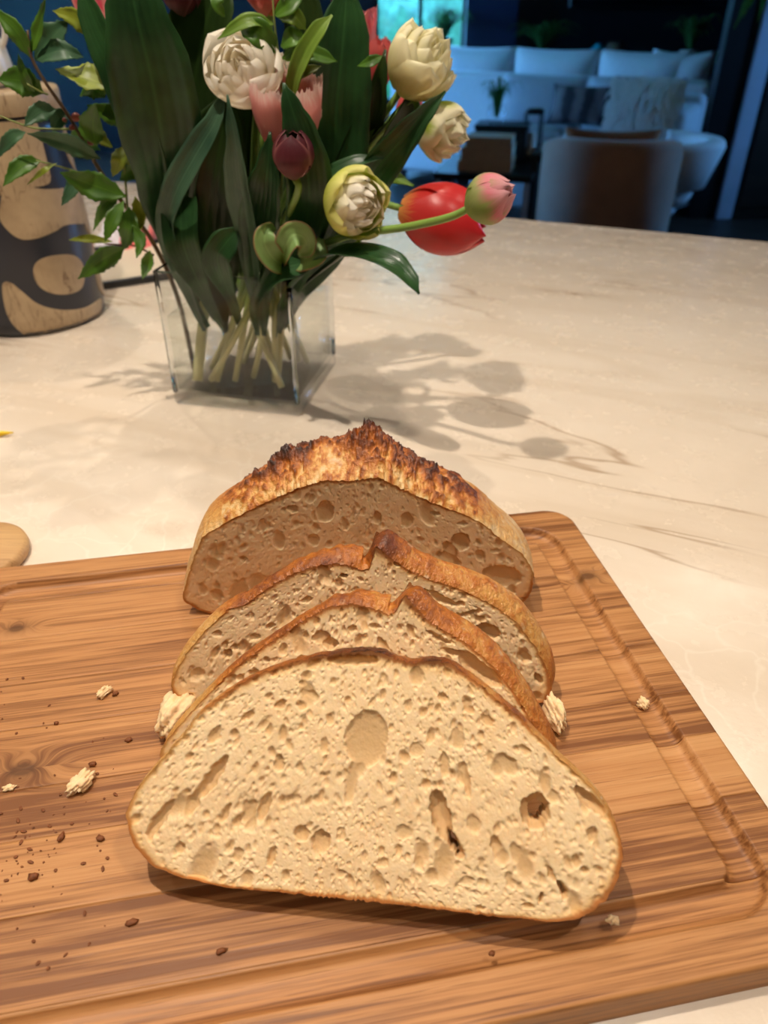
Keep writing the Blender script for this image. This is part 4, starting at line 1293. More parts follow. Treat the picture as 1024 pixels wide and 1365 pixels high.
leaf(T_cream, [(470, 300, .85), (500, 240, .83), (528, 180, .815), (548, 130, .80)], [22, 36, 34, 16], M_TLEAF_D, .3, seed=16, face=(.4, -1, .2))
leaf(T_redt, [(330, 372, .88), (335, 290, .875), (345, 200, .87), (350, 110, .86), (352, 40, .86)], [40, 80, 92, 80, 56, 8], M_TLEAF_D, .25, seed=17)
leaf(T_redt, [(300, 370, .87), (330, 300, .86), (400, 220, .86), (415, 120, .86), (405, 20, .865), (395, -40, .87)], [30, 60, 82, 74, 60, 40, 5], M_TLEAF_D, .25, seed=18)
leaf(T_bud, [(425, 360, .80), (452, 345, .775), (470, 338, .76), (492, 340, .75)], [14, 26, 24, 4], M_TLEAF_D, .3, seed=19, face=(.1, -.5, 1))
leaf(T_red, [(470, 330, .84), (500, 262, .825), (520, 238, .82), (552, 248, .815)], [16, 28, 24, 3], M_TLEAF_L, .3, seed=20, face=(.1, -.6, .8))
# filling leaves low over the rim
leaf(T_pink, [(300, 384, .79), (290, 350, .77), (300, 325, .765), (325, 300, .77)], [20, 36, 36, 4], M_TLEAF, .4, seed=21)
leaf(T_white, [(255, 380, .80), (245, 330, .79), (240, 270, .80), (232, 215, .81)], [24, 44, 46, 6], M_TLEAF, .3, seed=22)
leaf(T_purple, [(340, 378, .775), (368, 362, .755), (398, 352, .745), (425, 338, .748)], [24, 46, 40, 5], M_TLEAF, .3, seed=23, face=(0, -.8, .7))

# pale curled leaves over the rim
curl = thing('curled_leaf_sprig', 'pale green curled leaf sprig bending over the vase rim', 'leaf sprig', P(395, 352, .77), group=BUNCH)
leaf(curl, [(385, 356, .765), (366, 346, .738), (353, 325, .728), (357, 306, .732), (368, 306, .745)], [16, 28, 30, 28, 14, 3], M_CURL, .5, seed=31, face=(.2, -1, .3))
leaf(curl, [(376, 350, .755), (380, 330, .728), (390, 314, .722), (404, 316, .728), (409, 330, .736), (398, 341, .742)], [14, 26, 32, 30, 24, 4], M_CURL, .5, seed=32, face=(-.1, -1, .4))
leaf(curl, [(392, 352, .765), (405, 346, .74), (420, 336, .735), (428, 318, .745)], [10, 30, 34, 8], M_CURL, .45, seed=33, face=(.1, -1, .5))

# ------------------------------------------------------------------ leafy branch at the left
BY = .815
br = thing('leafy_branch', 'woody branch with pointed green leaves hanging left of the tulips', 'branch', P(262, 505, .875), group=BUNCH)
bl = Vector(br.location)


def twig(pts, r0, r1, mat):
    return link('twig', tube_mesh('twig', [P(*q) - bl for q in pts], [r0, r1], 6), br, mat)


MAIN_TWIG = twig([(262, 505, .875), (238, 400, .875), (205, 325, .85), (165, 272, .83), (130, 222, .815), (95, 160, .80), (62, 112, .79), (42, 76, .785), (37, 40, .785)], .0030, .0010, M_TWIG)
twig([(96, 172, .80), (60, 172, .795), (35, 168, .79), (-12, 150, .785)], .0012, .0007, M_TWIG_G)
twig([(150, 250, .822), (110, 232, .81), (80, 222, .80), (48, 214, .795)], .0012, .0007, M_TWIG_G)
twig([(64, 126, .79), (54, 122, .785), (36, 112, .78)], .0009, .0006, M_TWIG_G)
twig([(205, 340, .845), (180, 328, .83), (160, 326, .82), (140, 325, .815)], .0011, .0006, M_TWIG)
twig([(170, 280, .83), (165, 210, .81), (160, 150, .80), (150, 118, .795)], .0014, .0007, M_TWIG_G)
LV = [((40, 76), (22, 42), (-14, 8), 24, 0), ((42, 70), (52, 38), (61, -4), 18, 0), ((46, 78), (68, 52), (91, 27), 34, 2), ((47, 80), (80, 68), (112, 76), 26, 2), ((58, 124), (30, 108), (-4, 106), 34, 0),
      ((46, 128), (32, 100), (24, 72), 14, 0), ((151, 116), (112, 103), (74, 92), 36, 1), ((132, 58), (104, 26), (70, 14), 22, 1), ((75, 146), (52, 150), (32, 168), 22, 2), ((34, 176), (14, 186), (-6, 212), 18, 2),
      ((134, 212), (90, 190), (36, 178), 26, 2), ((54, 214), (28, 222), (4, 248), 22, 0), ((76, 217), (58, 228), (36, 246), 7, 1), ((168, 262), (122, 246), (80, 230), 34, 0), ((104, 238), (96, 252), (82, 274), 17, 2),
      ((165, 268), (150, 295), (140, 322), 18, 0), ((172, 276), (172, 305), (164, 334), 26, 0), ((180, 262), (186, 290), (178, 318), 18, 1), ((158, 262), (140, 276), (124, 308), 16, 0), ((166, 330), (136, 346), (104, 372), 27, 0),
      ((150, 322), (118, 318), (92, 320), 10, 1), ((200, 334), (196, 352), (190, 372), 15, 0), ((172, 168), (148, 152), (116, 140), 24, 0), ((136, 152), (168, 148), (202, 156), 27, 0), ((128, 194), (124, 168), (128, 138), 34, 0),
      ((150, 212), (178, 206), (206, 194), 22, 1), ((162, 196), (158, 214), (150, 236), 18, 1), ((140, 130), (122, 118), (106, 128), 26, 0), ((160, 240), (180, 225), (196, 214), 20, 0), ((118, 236), (138, 250), (152, 276), 22, 2),
      ((96, 170), (112, 188), (134, 200), 20, 0), ((150, 196), (132, 184), (112, 186), 18, 1), ((176, 300), (186, 320), (182, 344), 16, 0), ((92, 150), (78, 158), (70, 176), 20, 2), ((150, 116), (158, 90), (172, 70), 24, 0)]
for k, (a, b, c, w, mi) in enumerate(LV):
    r = random.Random(200 + k)
    y0 = .805 + r.uniform(-.02, .015)
    pts = [P(a[0], a[1], y0), P(b[0], b[1], y0 - r.uniform(.0, .012)), P(c[0], c[1], y0 + r.uniform(-.02, .012))]
    s = px(b[0], b[1], y0)
    me = blade_mesh('leaf', [p - bl for p in pts], [w * s * .08, w * s * .75, w * s * 1.08, w * s * .95, w * s * .55, w * s * .04], Vector((r.uniform(-.5, .5), -1, r.uniform(-.1, .8))), .28, nl=18, nu=6, wave=.14, serr=.05, seed=k, thick=.0003, roll=r.uniform(-.5, .5))
    link('leaf', me, MAIN_TWIG, (M_BLEAF, M_BLEAF_Y, M_BLEAF_B)[mi])
for k, (u, v) in enumerate(((101, 156), (121, 189), (96, 170), (86, 160))):
    bm = bmesh.new(); bmesh.ops.create_icosphere(bm, subdivisions=2, radius=.0042 - .0007 * k)
    link('berry', bm_mesh('berry', bm, True), MAIN_TWIG, M_BERRY, P(u, v, .798) - bl)

# second leafy sprig among the tulips at the top
sp = thing('leafy_sprig', 'slim green leafy sprig between the large white tulip and the red tulip', 'branch', P(372, 330, .83), group=BUNCH)
sl = Vector(sp.location)
SP_TWIG = link('twig', tube_mesh('twig', [P(*q) - sl for q in [(372, 330, .83), (378, 200, .80), (374, 100, .785), (366, 30, .78), (362, -30, .785)]], [.0018, .0008], 6), sp, M_TWIG_G)
for k, (a, b, c, w, m) in enumerate([((366, 32), (330, 28), (290, 52), 20, M_TLEAF_L), ((368, 70), (345, 44), (318, 36), 34, M_BLEAF), ((372, 24), (392, 22), (408, 40), 22, M_TLEAF_L), ((374, 62), (390, 50), (408, 54), 26, M_BLEAF),
                                     ((376, 78), (400, 66), (430, 66), 26, M_BLEAF), ((382, 74), (415, 72), (450, 82), 24, M_BLEAF), ((384, 112), (405, 96), (428, 88), 14, M_BLEAF_Y), ((365, 20), (384, 6), (402, -12), 26, M_BLEAF),
                                     ((300, 22), (290, 6), (284, -16), 18, M_BLEAF), ((476, 88), (494, 82), (510, 74), 14, M_BLEAF)]):
    y0 = .782 if k != 8 else .80
    pts = [P(a[0], a[1], y0), P(b[0], b[1], y0 - .012), P(c[0], c[1], y0 - .004)]
    s = px(b[0], b[1], y0)
    me = blade_mesh('leaf', [p - sl for p in pts], [w * s * .1, w * s * .8, w * s, w * s * .75, w * s * .05], Vector((.1 * k - .4, -1, .5)), .3, nl=16, nu=6, wave=.06, seed=60 + k, thick=.0004)
    link('leaf', me, SP_TWIG, m)
# ------------------------------------------------------------------ wooden drum with inlaid log slices
DC = Vector((-0.535, 1.128, CT)); DR = 0.103; DH = 0.306
M_LOG = mat_wood('log slice wood', srgb(196, 166, 122), srgb(176, 144, 102), srgb(126, 94, 62), 16.0)
nr = NT('dark resin'); nr.set(base=srgb(40, 42, 52), rough=0.28, spec=0.5); M_RESIN = nr.m


def mat_log():
    n = NT('cracked log wood')
    co = n.coord()
    c = n.ramp(n.noise(co, 14, 5, 0.6), [(0.3, srgb(150, 126, 96)), (0.7, srgb(190, 166, 132))])
    m = n.mapping(co, (60, 60, 12))
    cr = n.noise(m, 1.0, 4, 0.55, 0.8)
    crack = n.rng(n.math('ABSOLUTE', n.math('SUBTRACT', cr, 0.5)), 0.0, 0.022, 1, 0)
    c = n.mix(n.math('MULTIPLY', crack, n.rng(n.noise(co, 22, 2), .45, .6, 0, .8)), c, srgb(92, 62, 40))
    n.set(base=c, rough=0.42, spec=0.4)
    n.bump(cr, 0.2, 0.001)
    return n.m


M_LOGC = mat_log()
drum = thing('wooden_drum', 'round drum of log pieces set in dark resin left of the vase', 'drum', DC)
link('body', lathe_mesh('body', [(DR - .012, 0), (DR - .003, .004), (DR, .02), (DR * .985, .15), (DR * .945, .26), (DR * .94, .277)], 64), drum, M_RESIN)
link('rim', lathe_mesh('rim', [(DR * .90, .2775), (DR * .955, .278), (DR * .975, .282), (DR * .975, .302), (DR * .955, DH), (DR * .6, DH), (.001, DH)], 64, False), drum, M_LOGC)


def drum_r(z):
    pr = [(.0, DR - .012), (.004, DR - .003), (.02, DR), (.15, DR * .985), (.26, DR * .945), (.277, DR * .94)]
    return float(np.interp(z, [p[0] for p in pr], [p[1] for p in pr]))


def on_drum(u, v):
    """angle and height on the drum where a pixel of the photo meets it"""
    d = ray(u, v); o = CAM - DC
    R = DR * .97
    a = d.x ** 2 + d.y ** 2; b = 2 * (o.x * d.x + o.y * d.y); c = o.x ** 2 + o.y ** 2 - R * R
    disc = b * b - 4 * a * c
    if disc < 0:
        t = -b / (2 * a)
    else:
        t = (-b - math.sqrt(disc)) / (2 * a)
    p = o + d * t
    return math.atan2(p.y, p.x), p.z


def log_piece(poly):
    """rounded piece of wood standing a hair proud of the resin; poly in (angle, height)"""
    n = len(poly)
    loop = catmull([Vector((p[0], p[1], 0)) for p in [poly[-1]] + poly + poly[:2]], (n + 2) * 5)[5:-5]
    bm = bmesh.new()
    f = bm.faces.new([bm.verts.new((q.x, min(.2765, max(.003, q.y)), 0)) for q in loop[:-1]])
    bmesh.ops.triangulate(bm, faces=list(bm.faces))
    lo = min(q.x for q in loop); hi = max(q.x for q in loop)
    k = lo + .04
    while k < hi:
        bmesh.ops.bisect_plane(bm, geom=list(bm.verts) + list(bm.edges) + list(bm.faces), plane_co=(k, 0, 0), plane_no=(1, 0, 0))
        k += .045
    k = .012
    while k < .28:
        bmesh.ops.bisect_plane(bm, geom=list(bm.verts) + list(bm.edges) + list(bm.faces), plane_co=(0, k, 0), plane_no=(0, 1, 0))
        k += .012
    ex = bmesh.ops.extrude_face_region(bm, geom=list(bm.faces))
    top = {v for v in ex['geom'] if isinstance(v, bmesh.types.BMVert)}
    for v in bm.verts:
        r = drum_r(v.co.y) + (.0011 if v in top else -.003)
        a_, z_ = v.co.x, v.co.y
        v.co = Vector((r * math.cos(a_), r * math.sin(a_), z_))
    bmesh.ops.recalc_face_normals(bm, faces=list(bm.faces))
    link('log_piece', bm_mesh('log_piece', bm, False), drum, M_LOGC)


PXP = [[(2, 262), (0, 292), (22, 316), (45, 318), (72, 308), (90, 299), (116, 296), (122, 270), (121, 246), (90, 250), (60, 252), (30, 247), (4, 240)],
       [(44, 358), (52, 346), (72, 340), (96, 340), (108, 352), (110, 372), (104, 386), (84, 392), (62, 388), (48, 376)],
       [(4, 380), (14, 376), (30, 388), (50, 404), (78, 412), (110, 410), (131, 398), (133, 416), (116, 432), (80, 446), (44, 450), (26, 440), (10, 416)]]
for q in PXP: log_piece([on_drum(u, v) for u, v in q])
log_piece([(a, z) for a, z in [(-2.75, .205), (-2.3, .200), (-1.9, .190), (-1.4, .188), (-.9, .196), (-.5, .2), (-.5, .24), (-.5, .272), (-.9, .274), (-1.4, .274), (-1.9, .274), (-2.4, .274), (-2.75, .272)]])
for k in range(9):
    a0 = .55 + (k % 3) * 1.2; z0 = .05 + (k // 3) * .09
    log_piece([(a0 + .55 * math.cos(w) * 1.0, z0 + .036 * math.sin(w)) for w in [i * PI / 4 for i in range(8)]])
for a0, z0 in ((-2.75, .12),):
    log_piece([(a0 + .30 * math.cos(w), z0 + .028 * math.sin(w)) for w in [i * PI / 4 for i in range(8)]])

# white pitcher on the drum
M_WHITECER = plain('white glazed ceramic', srgb(226, 220, 210), 0.3, 0.03, 10)
pc = DC + Vector((.004, 0.0, DH))
pit = thing('white_pitcher', 'white ceramic pitcher with loop handle standing on the wooden drum', 'pitcher', pc)
link('body', lathe_mesh('body', [(.03, 0), (.044, .003), (.047, .02), (.043, .045), (.034, .065), (.026, .085), (.024, .11), (.030, .13), (.028, .13), (.022, .11), (.022, .09)], 36, False), pit, M_WHITECER)
hb = [P(-16, 74, 1.128) - pc, P(-2, 66, 1.128) - pc, P(6, 52, 1.128) - pc, P(5, 34, 1.128) - pc, P(-3, 25, 1.128) - pc, P(-16, 24, 1.128) - pc]
link('handle', tube_mesh('handle', hb, .0038, 10), pit, M_WHITECER)

# ------------------------------------------------------------------ other things on the worktop
M_BLACKM = plain('black metal', srgb(22, 22, 24), 0.4, 0.1, 20)
a = PZ(120, 388, CT); b = PZ(214, 374, CT)
tray = thing('black_tray', 'flat cream tray with a black rim behind the vase', 'tray', (a.x, a.y, CT), (0, 0, math.atan2(b.y - a.y, b.x - a.x)))
L = (b - a).length + .10
M_TRAYB = plain('cream tray base', srgb(222, 206, 182), 0.4, 0.03, 12)
box('base', tray, M_TRAYB, -.08, L, .004, .22, 0, .006)
for nm, q in (('rim_bar', (-.09, L + .01, -.006, .004)), ('rim_bar', (-.09, L + .01, .22, .23)), ('rim_bar', (-.09, -.08, .004, .22)), ('rim_bar', (L, L + .01, .004, .22))):
    box(nm, tray, M_BLACKM, q[0], q[1], q[2], q[3], 0, .012, .002, 2)
# pink and white folded napkins far behind the branch leaves
M_NAPW = plain('white napkin', srgb(222, 216, 222), 0.8, 0.05, 40, 0.2)
M_NAPP = plain('pink napkin', srgb(232, 120, 116), 0.8, 0.15, 40, 0.2)
zt = CT + .0062
for k, (u, v, m, lab) in enumerate(((158, 318, M_NAPW, 'white folded napkin behind the branch leaves'), (186, 322, M_NAPP, 'pink folded napkin beside the white napkin'))):
    q = PZ(u, v + 6, CT)
    bm = bmesh.new()
    bmesh.ops.create_grid(bm, x_segments=14, y_segments=14, size=.5)
    for w in bm.verts:
        w.co = Vector((w.co.x * .06, w.co.y * .10, .03 + .012 * math.sin(w.co.x * 14 + k) * math.cos(w.co.y * 9) - .03 * abs(w.co.y) * 2 + .0))
    r_ = bmesh.ops.extrude_face_region(bm, geom=list(bm.faces))
    for w in r_['geom']:
        if isinstance(w, bmesh.types.BMVert): w.co.z = -0.0
    tag(link('napkin', bm_mesh('napkin', bm, True), None, m, (q.x, q.y, CT + .0005)), lab, 'napkin', 'napkins on the worktop')
# yellow pencil tip at the left edge
M_YEL = plain('yellow paint', srgb(246, 204, 20), 0.35, 0.04, 30)
M_PWOOD = plain('sharpened pencil wood', srgb(228, 190, 130), 0.6, 0.08, 60)
q = PZ(19, 581, CT)
pn = thing('yellow_crayon', 'yellow crayon tip at the left edge of the worktop', 'crayon', (q.x, q.y, CT + .0042), (0, 0, math.radians(187)))
me = lathe_mesh('shaft', [(.0008, 0), (.0030, .014), (.0042, .022), (.0042, .10)], 16)
o = link('shaft', me, pn, M_YEL); o.rotation_euler = (0, PI / 2, 0)
# round wooden coaster touching the board
M_COAST = mat_wood('acacia', srgb(206, 164, 112), srgb(186, 142, 92), srgb(136, 96, 58), 26.0)
q = PZ(-24, 750, CT)
co_ = thing('wooden_coaster', 'round pale wooden coaster at the left edge behind the board', 'coaster', (q.x - .006, q.y + .004, CT))
link('disc', lathe_mesh('disc', [(.040, 0), (.043, .002), (.044, .006), (.043, .010), (.040, .012), (.02, .012), (.001, .012)], 48, False), co_, M_COAST)

# ------------------------------------------------------------------ living room
M_SOFA = plain('white sofa fabric', srgb(214, 216, 220), 0.9, 0.04, 30, 0.2)
M_SOFA2 = plain('pale grey sofa fabric', srgb(176, 180, 188), 0.9, 0.04, 30, 0.2)
M_TAUPE = plain('taupe velvet', srgb(160, 122, 98), 0.8, 0.18, 5, 0.1, sheen=0.4)
M_RUST = plain('rust brown velvet', srgb(146, 92, 56), 0.85, 0.15, 8, 0.1)
M_FUR = plain('white long fur', srgb(224, 222, 220), 0.9, 0.06, 40)
M_TAN = plain('tan linen book cloth', srgb(190, 160, 130), 0.8, 0.06, 20)
M_PAGES = plain('book pages', srgb(220, 208, 186), 0.8, 0.06, 60)
M_TEALC = plain('teal ceramic', srgb(40, 150, 170), 0.3, 0.1, 10)
M_PLANT = mat_leaf('house plant leaf', srgb(30, 70, 30), srgb(70, 120, 56), 0.5, 6)
M_BROWNC = plain('brown stoneware', srgb(92, 72, 60), 0.5, 0.1, 12)


def pillow_mesh(name, w, h, d, n=22, pinch=.1):
    vs, fs = [], []
    for sgn in (1, -1):
        for j in range(n + 1):
            for i in range(n + 1):
                x = i / n * 2 - 1; z = j / n * 2 - 1
                th = (max(0, 1 - abs(x) ** 2.6) * max(0, 1 - abs(z) ** 2.6)) ** .55
                px_ = x * (1 - pinch * (1 - abs(x)) * 0 - pinch * (1 - z * z) * abs(x)); pz = z * (1 - pinch * (1 - x * x) * abs(z))
                vs.append((px_ * w / 2, sgn * d / 2 * th, pz * h / 2 + h / 2))
    m = (n + 1) ** 2
    for s in range(2):
        for j in range(n):
            for i in range(n):
                a = s * m + j * (n + 1) + i
                f = (a, a + 1, a + n + 2, a + n + 1)
                fs.append(f if s else f[::-1])
    me = mesh(name, vs, fs)
    bm = bmesh.new(); bm.from_mesh(me); bmesh.ops.remove_doubles(bm, verts=bm.verts, dist=1e-5); bm.to_mesh(me); bm.free()
    me.polygons.foreach_set('use_smooth', [True] * len(me.polygons))
    return me


def pillow(name, label, mat, c, w, h, d, rz=0, tilt=0, group=None):
    """c = middle of the bottom edge"""
    t = thing(name, label, 'cushion', c, (tilt, 0, rz), group)
    link('cover', pillow_mesh('cover', w, h, d), t, mat)
    return t


# back sofa, seen from behind
SY = math.radians(-24)
def along(p, x, y, z, yaw):
    return Vector((p.x + x * math.cos(yaw) - y * math.sin(yaw), p.y + x * math.sin(yaw) + y * math.cos(yaw), z))


pr_ = P(948, 112, 5.9); pl_ = P(600, 94, 6.85)
SY = math.atan2(pr_.y - pl_.y, pr_.x - pl_.x); SL = math.hypot(pr_.x - pl_.x, pr_.y - pl_.y)
so = thing('sofa', 'long white sofa seen from behind in the living room', 'sofa', (pl_.x, pl_.y, 0), (0, 0, SY))
zb = (pr_.z + pl_.z) / 2
SX0 = -.55
box('back', so, M_SOFA, SX0, SL, 0, .24, .10, zb, .05, 3)
box('seat_base', so, M_SOFA, SX0, SL, .24, .88, .10, .36, .04, 3)
box('arm', so, M_SOFA, SX0, SX0 + .22, .26, .88, .365, .62, .05, 3)
box('arm', so, M_SOFA, SL - .22, SL, .26, .88, .365, .62, .05, 3)
for x in (SX0 + .06, SL - .12):
    for y in (.06, .80): box('leg', so, M_DARKWOOD, x, x + .06, y, y + .06, 0, .10)
cw = (SL - SX0 - .46) / 3
for k in range(3):
    x = SX0 + .23 + cw * (k + .5)
    o = link('back_cushion', pillow_mesh('back_cushion', cw * 1.03, .62, .26, pinch=.05), so, M_SOFA, (x, .37, .40)); o.rotation_euler = (math.radians(-9), 0, 0)
    box('seat_cushion', so, M_SOFA, x - cw / 2 + .005, x + cw / 2 - .005, .30, .90, .362, .50, .05, 3)
# front sofa, facing the island
q0 = P(672, 110, 6.2); q1 = P(940, 132, 5.55)
S2Y = math.atan2(q1.y - q0.y, q1.x - q0.x); S2L = math.hypot(q1.x - q0.x, q1.y - q0.y)
s2 = thing('sofa', 'pale grey sofa facing the island with cushions on it', 'sofa', (q0.x, q0.y, 0), (0, 0, S2Y))
z2 = q0.z - .02
box('back', s2, M_SOFA2, 0, S2L, 0, .18, .12, z2, .05, 3)
box('seat_base', s2, M_SOFA2, 0, S2L - .16, -.58, 0, .12, .46, .04, 3)
box('arm', s2, M_SOFA2, S2L - .16, S2L, -.60, .0, .12, z2 - .04, .05, 3)
box('seat_cushion', s2, M_SOFA2, .01, (S2L - .16) / 2 - .005, -.60, -.16, .462, .61, .05, 3)
box('seat_cushion', s2, M_SOFA2, (S2L - .16) / 2 + .005, S2L - .165, -.60, -.16, .462, .61, .05, 3)
for k in range(2):
    wd = (S2L - .18) / 2
    o = link('back_cushion', pillow_mesh('back_cushion', wd, .34, .2, pinch=.04), s2, M_SOFA2, (wd * (k + .5) + .01, -.08, .56)); o.rotation_euler = (math.radians(-10), 0, 0)
for x in (.05, S2L - .12):
    for y in (-.54, .08): box('leg', s2, M_DARKWOOD, x, x + .06, y, y + .06, 0, .12)


def striped():
    n = NT('striped pillow cloth')
    sp_ = n.n('ShaderNodeSeparateXYZ'); n.put(sp_.inputs[0], n.coord())
    w = n.math('SINE', n.math('ADD', n.math('MULTIPLY', sp_.outputs[0], 48.0), n.math('MULTIPLY', n.noise(n.coord(), 9, 3), 4.0)))
    n.set(base=n.ramp(n.math('ADD', n.math('MULTIPLY', w, .5), .5), [(0.2, srgb(52, 48, 52)), (0.8, srgb(116, 108, 110))]), rough=.9)
    return n.m


u_ = along(q0, .95, -.26, .54, S2Y)
pillow('cushion', 'dark striped cushion on the pale grey sofa', striped(), P(768, 168, u_.y), .42, .25, .14, S2Y, math.radians(-22), 'sofa cushions')
fp = P(850, 184, 5.15)
fur = pillow('cushion', 'white shaggy fur cushion on the pale grey sofa', plain('fur backing', srgb(104, 108, 118), .9, .1, 20), fp, .42, .34, .16, S2Y, math.radians(-18), 'sofa cushions')
rr = random.Random(77)
vs, fs = [], []
for k in range(1100):
    x = rr.uniform(-1, 1); z = rr.uniform(-1, 1)
    th = (max(0, 1 - abs(x) ** 2.6) * max(0, 1 - abs(z) ** 2.6)) ** .55
    p = Vector((x * .21, -.08 * th, z * .17 + .17)); ln = rr.uniform(.06, .11)
    d = Vector((rr.uniform(-.5, .5), -.45, -1)).normalized() * ln
    m_ = p + d * .5 + Vector((0, -.012, .008)); e_ = p + d; w_ = .009
    i = len(vs)
    vs += [p + Vector((-w_, 0, 0)), p + Vector((w_, 0, 0)), m_ + Vector((w_, 0, 0)), m_ + Vector((-w_, 0, 0)), e_]
    fs += [(i, i + 1, i + 2, i + 3), (i + 3, i + 2, i + 4)]
tag(link('fur', mesh('fur', vs, fs), fur, M_FUR), kind='stuff')


# taupe tub chair
def tub_shell(name, R, th, a0, a1, z0, zf, n=40, drop=None, taper=1.0):
    """curved back and arms: outer radius R, wall th, from angle a0 to a1, top height zf(angle)"""
    sec = 10
    vs, fs = [], []
    for k in range(n + 1):
        a = a0 + (a1 - a0) * k / n
        zt_ = zf(a)
        ring = [(R * taper, z0), (R, zt_ - .04), (R - .006, zt_ - .018), (R - .02, zt_ - .005), (R - th / 2, zt_), (R - th + .02, zt_ - .005), (R - th + .006, zt_ - .018), (R - th, zt_ - .04), (R * taper - th, z0)]
        for r_, z in ring: vs.append((r_ * math.cos(a), r_ * math.sin(a), z))
    m = 9
    for k in range(n):
        for i in range(m):
            j = (i + 1) % m
            fs.append((k * m + i, (k + 1) * m + i, (k + 1) * m + j, k * m + j))
    fs.append(tuple(range(m - 1, -1, -1))[::-1]); fs.append(tuple(range(n * m, n * m + m))[::-1])
    return mesh(name, vs, fs)


cc = P(846, 190, 3.82)
ch = thing('tub_chair', 'taupe tub armchair seen from behind beyond the worktop', 'armchair', (cc.x, cc.y + .36, 0), (0, 0, math.radians(-9)))
ztop = cc.z
zf = lambda a: ztop - .16 * (0.5 - 0.5 * math.cos(min(PI, abs(a + PI / 2) * 1.05))) ** 2
link('shell', tub_shell('shell', .345, .09, math.radians(-205), math.radians(25), .14, zf), ch, M_TAUPE)
link('seat_cushion', lathe_mesh('seat_cushion', [(.001, .20), (.245, .20), (.252, .24), (.252, .40), (.235, .44), (.15, .455), (.001, .457)], 40, False), ch, M_TAUPE)
link('swivel_base', lathe_mesh('swivel_base', [(.22, 0), (.22, .02), (.10, .03), (.06, .05), (.06, .19), (.001, .19)], 32, False), ch, M_BLACKM)
pp = P(816, 192, 4.10)
pillow('cushion', 'rust brown cushion resting in the taupe tub chair', M_RUST, (pp.x, pp.y, .462), .47, pp.z - .462 + .07, .15, math.radians(-9), math.radians(-8))
# white tub chair behind it
wc = P(905, 190, 4.55)
wch = thing('tub_chair', 'white curved tub armchair behind the taupe one', 'armchair', (wc.x - .02, wc.y + .17, 0), (0, 0, math.radians(35)))
zw = wc.z
zf2 = lambda a: zw + .01
link('shell', tub_shell('shell', .33, .11, math.radians(-215), math.radians(35), zw - .24, zf2, taper=.80), wch, M_SOFA)
link('seat_cushion', lathe_mesh('seat_cushion', [(.001, .34), (.18, .34), (.205, .38), (.208, .48), (.18, .50), (.001, .505)], 40, False), wch, M_SOFA)
link('pedestal', lathe_mesh('pedestal', [(.20, 0), (.20, .02), (.06, .04), (.05, .30), (.2, .335), (.001, .338)], 32, False), wch, M_BLACKM)

# side table with books, box and plant
tb = P(650, 230, 4.5)
zt = tb.z
st = thing('side_table', 'dark wooden side table with metal legs left of the taupe chair', 'table', (tb.x, tb.y, 0), (0, 0, math.radians(-14)))
box('top', st, M_DARKWOOD, -.30, .25, -.06, .60, zt - .035, zt - .002, .004, 1)
for x in (-.29, .21):
    for y in (-.05, .56): box('leg', st, M_GREYPAINT_LIT, x, x + .03, y, y + .03, 0, zt - .036)
box('shelf', st, M_DARKWOOD, -.27, .22, -.03, .57, .16, .185)
z = zt
for k, (w, d, h, x0) in enumerate(((.30, .24, .055, -.17), (.28, .23, .07, -.155), (.25, .20, .05, -.13))):
    bk = thing('book', ('bottom tan book of the stack on the side table', 'thick middle tan book of the stack on the side table', 'top tan book of the stack on the side table')[k], 'book', along(tb, x0, 0, z, math.radians(-14)), (0, 0, math.radians(-14)), 'stacked tan books')
    box('pages', bk, M_PAGES, .004, w - .004, .006, d - .004, .005, h - .005)
    box('cover', bk, M_TAN, 0, w, 0, d, 0, .0045); box('cover', bk, M_TAN, 0, w, 0, d, h - .0045, h - .0005); box('spine', bk, M_TAN, 0, w, 0, .0055, .0048, h - .0048)
    z += h
bx_ = along(tb, -.13, .33, zt, math.radians(-14))
db = thing('dark_box', 'dark wooden box under the grass plant on the side table', 'box', bx_, (0, 0, math.radians(-14)))
box('body', db, M_BLACK, 0, .30, 0, .22, 0, .17, .004, 1); box('lid', db, M_BLACK, -.005, .305, -.005, .225, .171, .195, .004, 1)
pv_ = along(tb, -.02, .42, zt + .196, math.radians(-14))


def grass_plant(name, label, c, pot_prof, pot_mat, n, hgt, spread, wid, seed, leaf_mat=None, droop=.35):
    t = thing(name, label, 'plant', c, group='house plants')
    link('pot', lathe_mesh('pot', pot_prof, 28, False), t, pot_mat)
    r = random.Random(seed)
    z0 = pot_prof[-1][1]
    for k in range(n):
        a = r.uniform(0, 2 * PI); h = hgt * r.uniform(.55, 1.0); s = spread * r.uniform(.3, 1.0)
        d = Vector((math.cos(a), math.sin(a), 0))
        pts = [Vector((0, 0, z0 - .01)) + d * .01, d * s * .35 + Vector((0, 0, z0 + h * .6)), d * s * .8 + Vector((0, 0, z0 + h * .95)), d * s * 1.15 + Vector((0, 0, z0 + h * (1 - droop)))]
        link('leaf', blade_mesh('leaf', pts, [wid * .5, wid, wid * .8, wid * .05], Vector((0, 0, 1)) + d * -.5, .3, nl=10, nu=2, seed=k, thick=0), t, leaf_mat or M_PLANT)
    return t


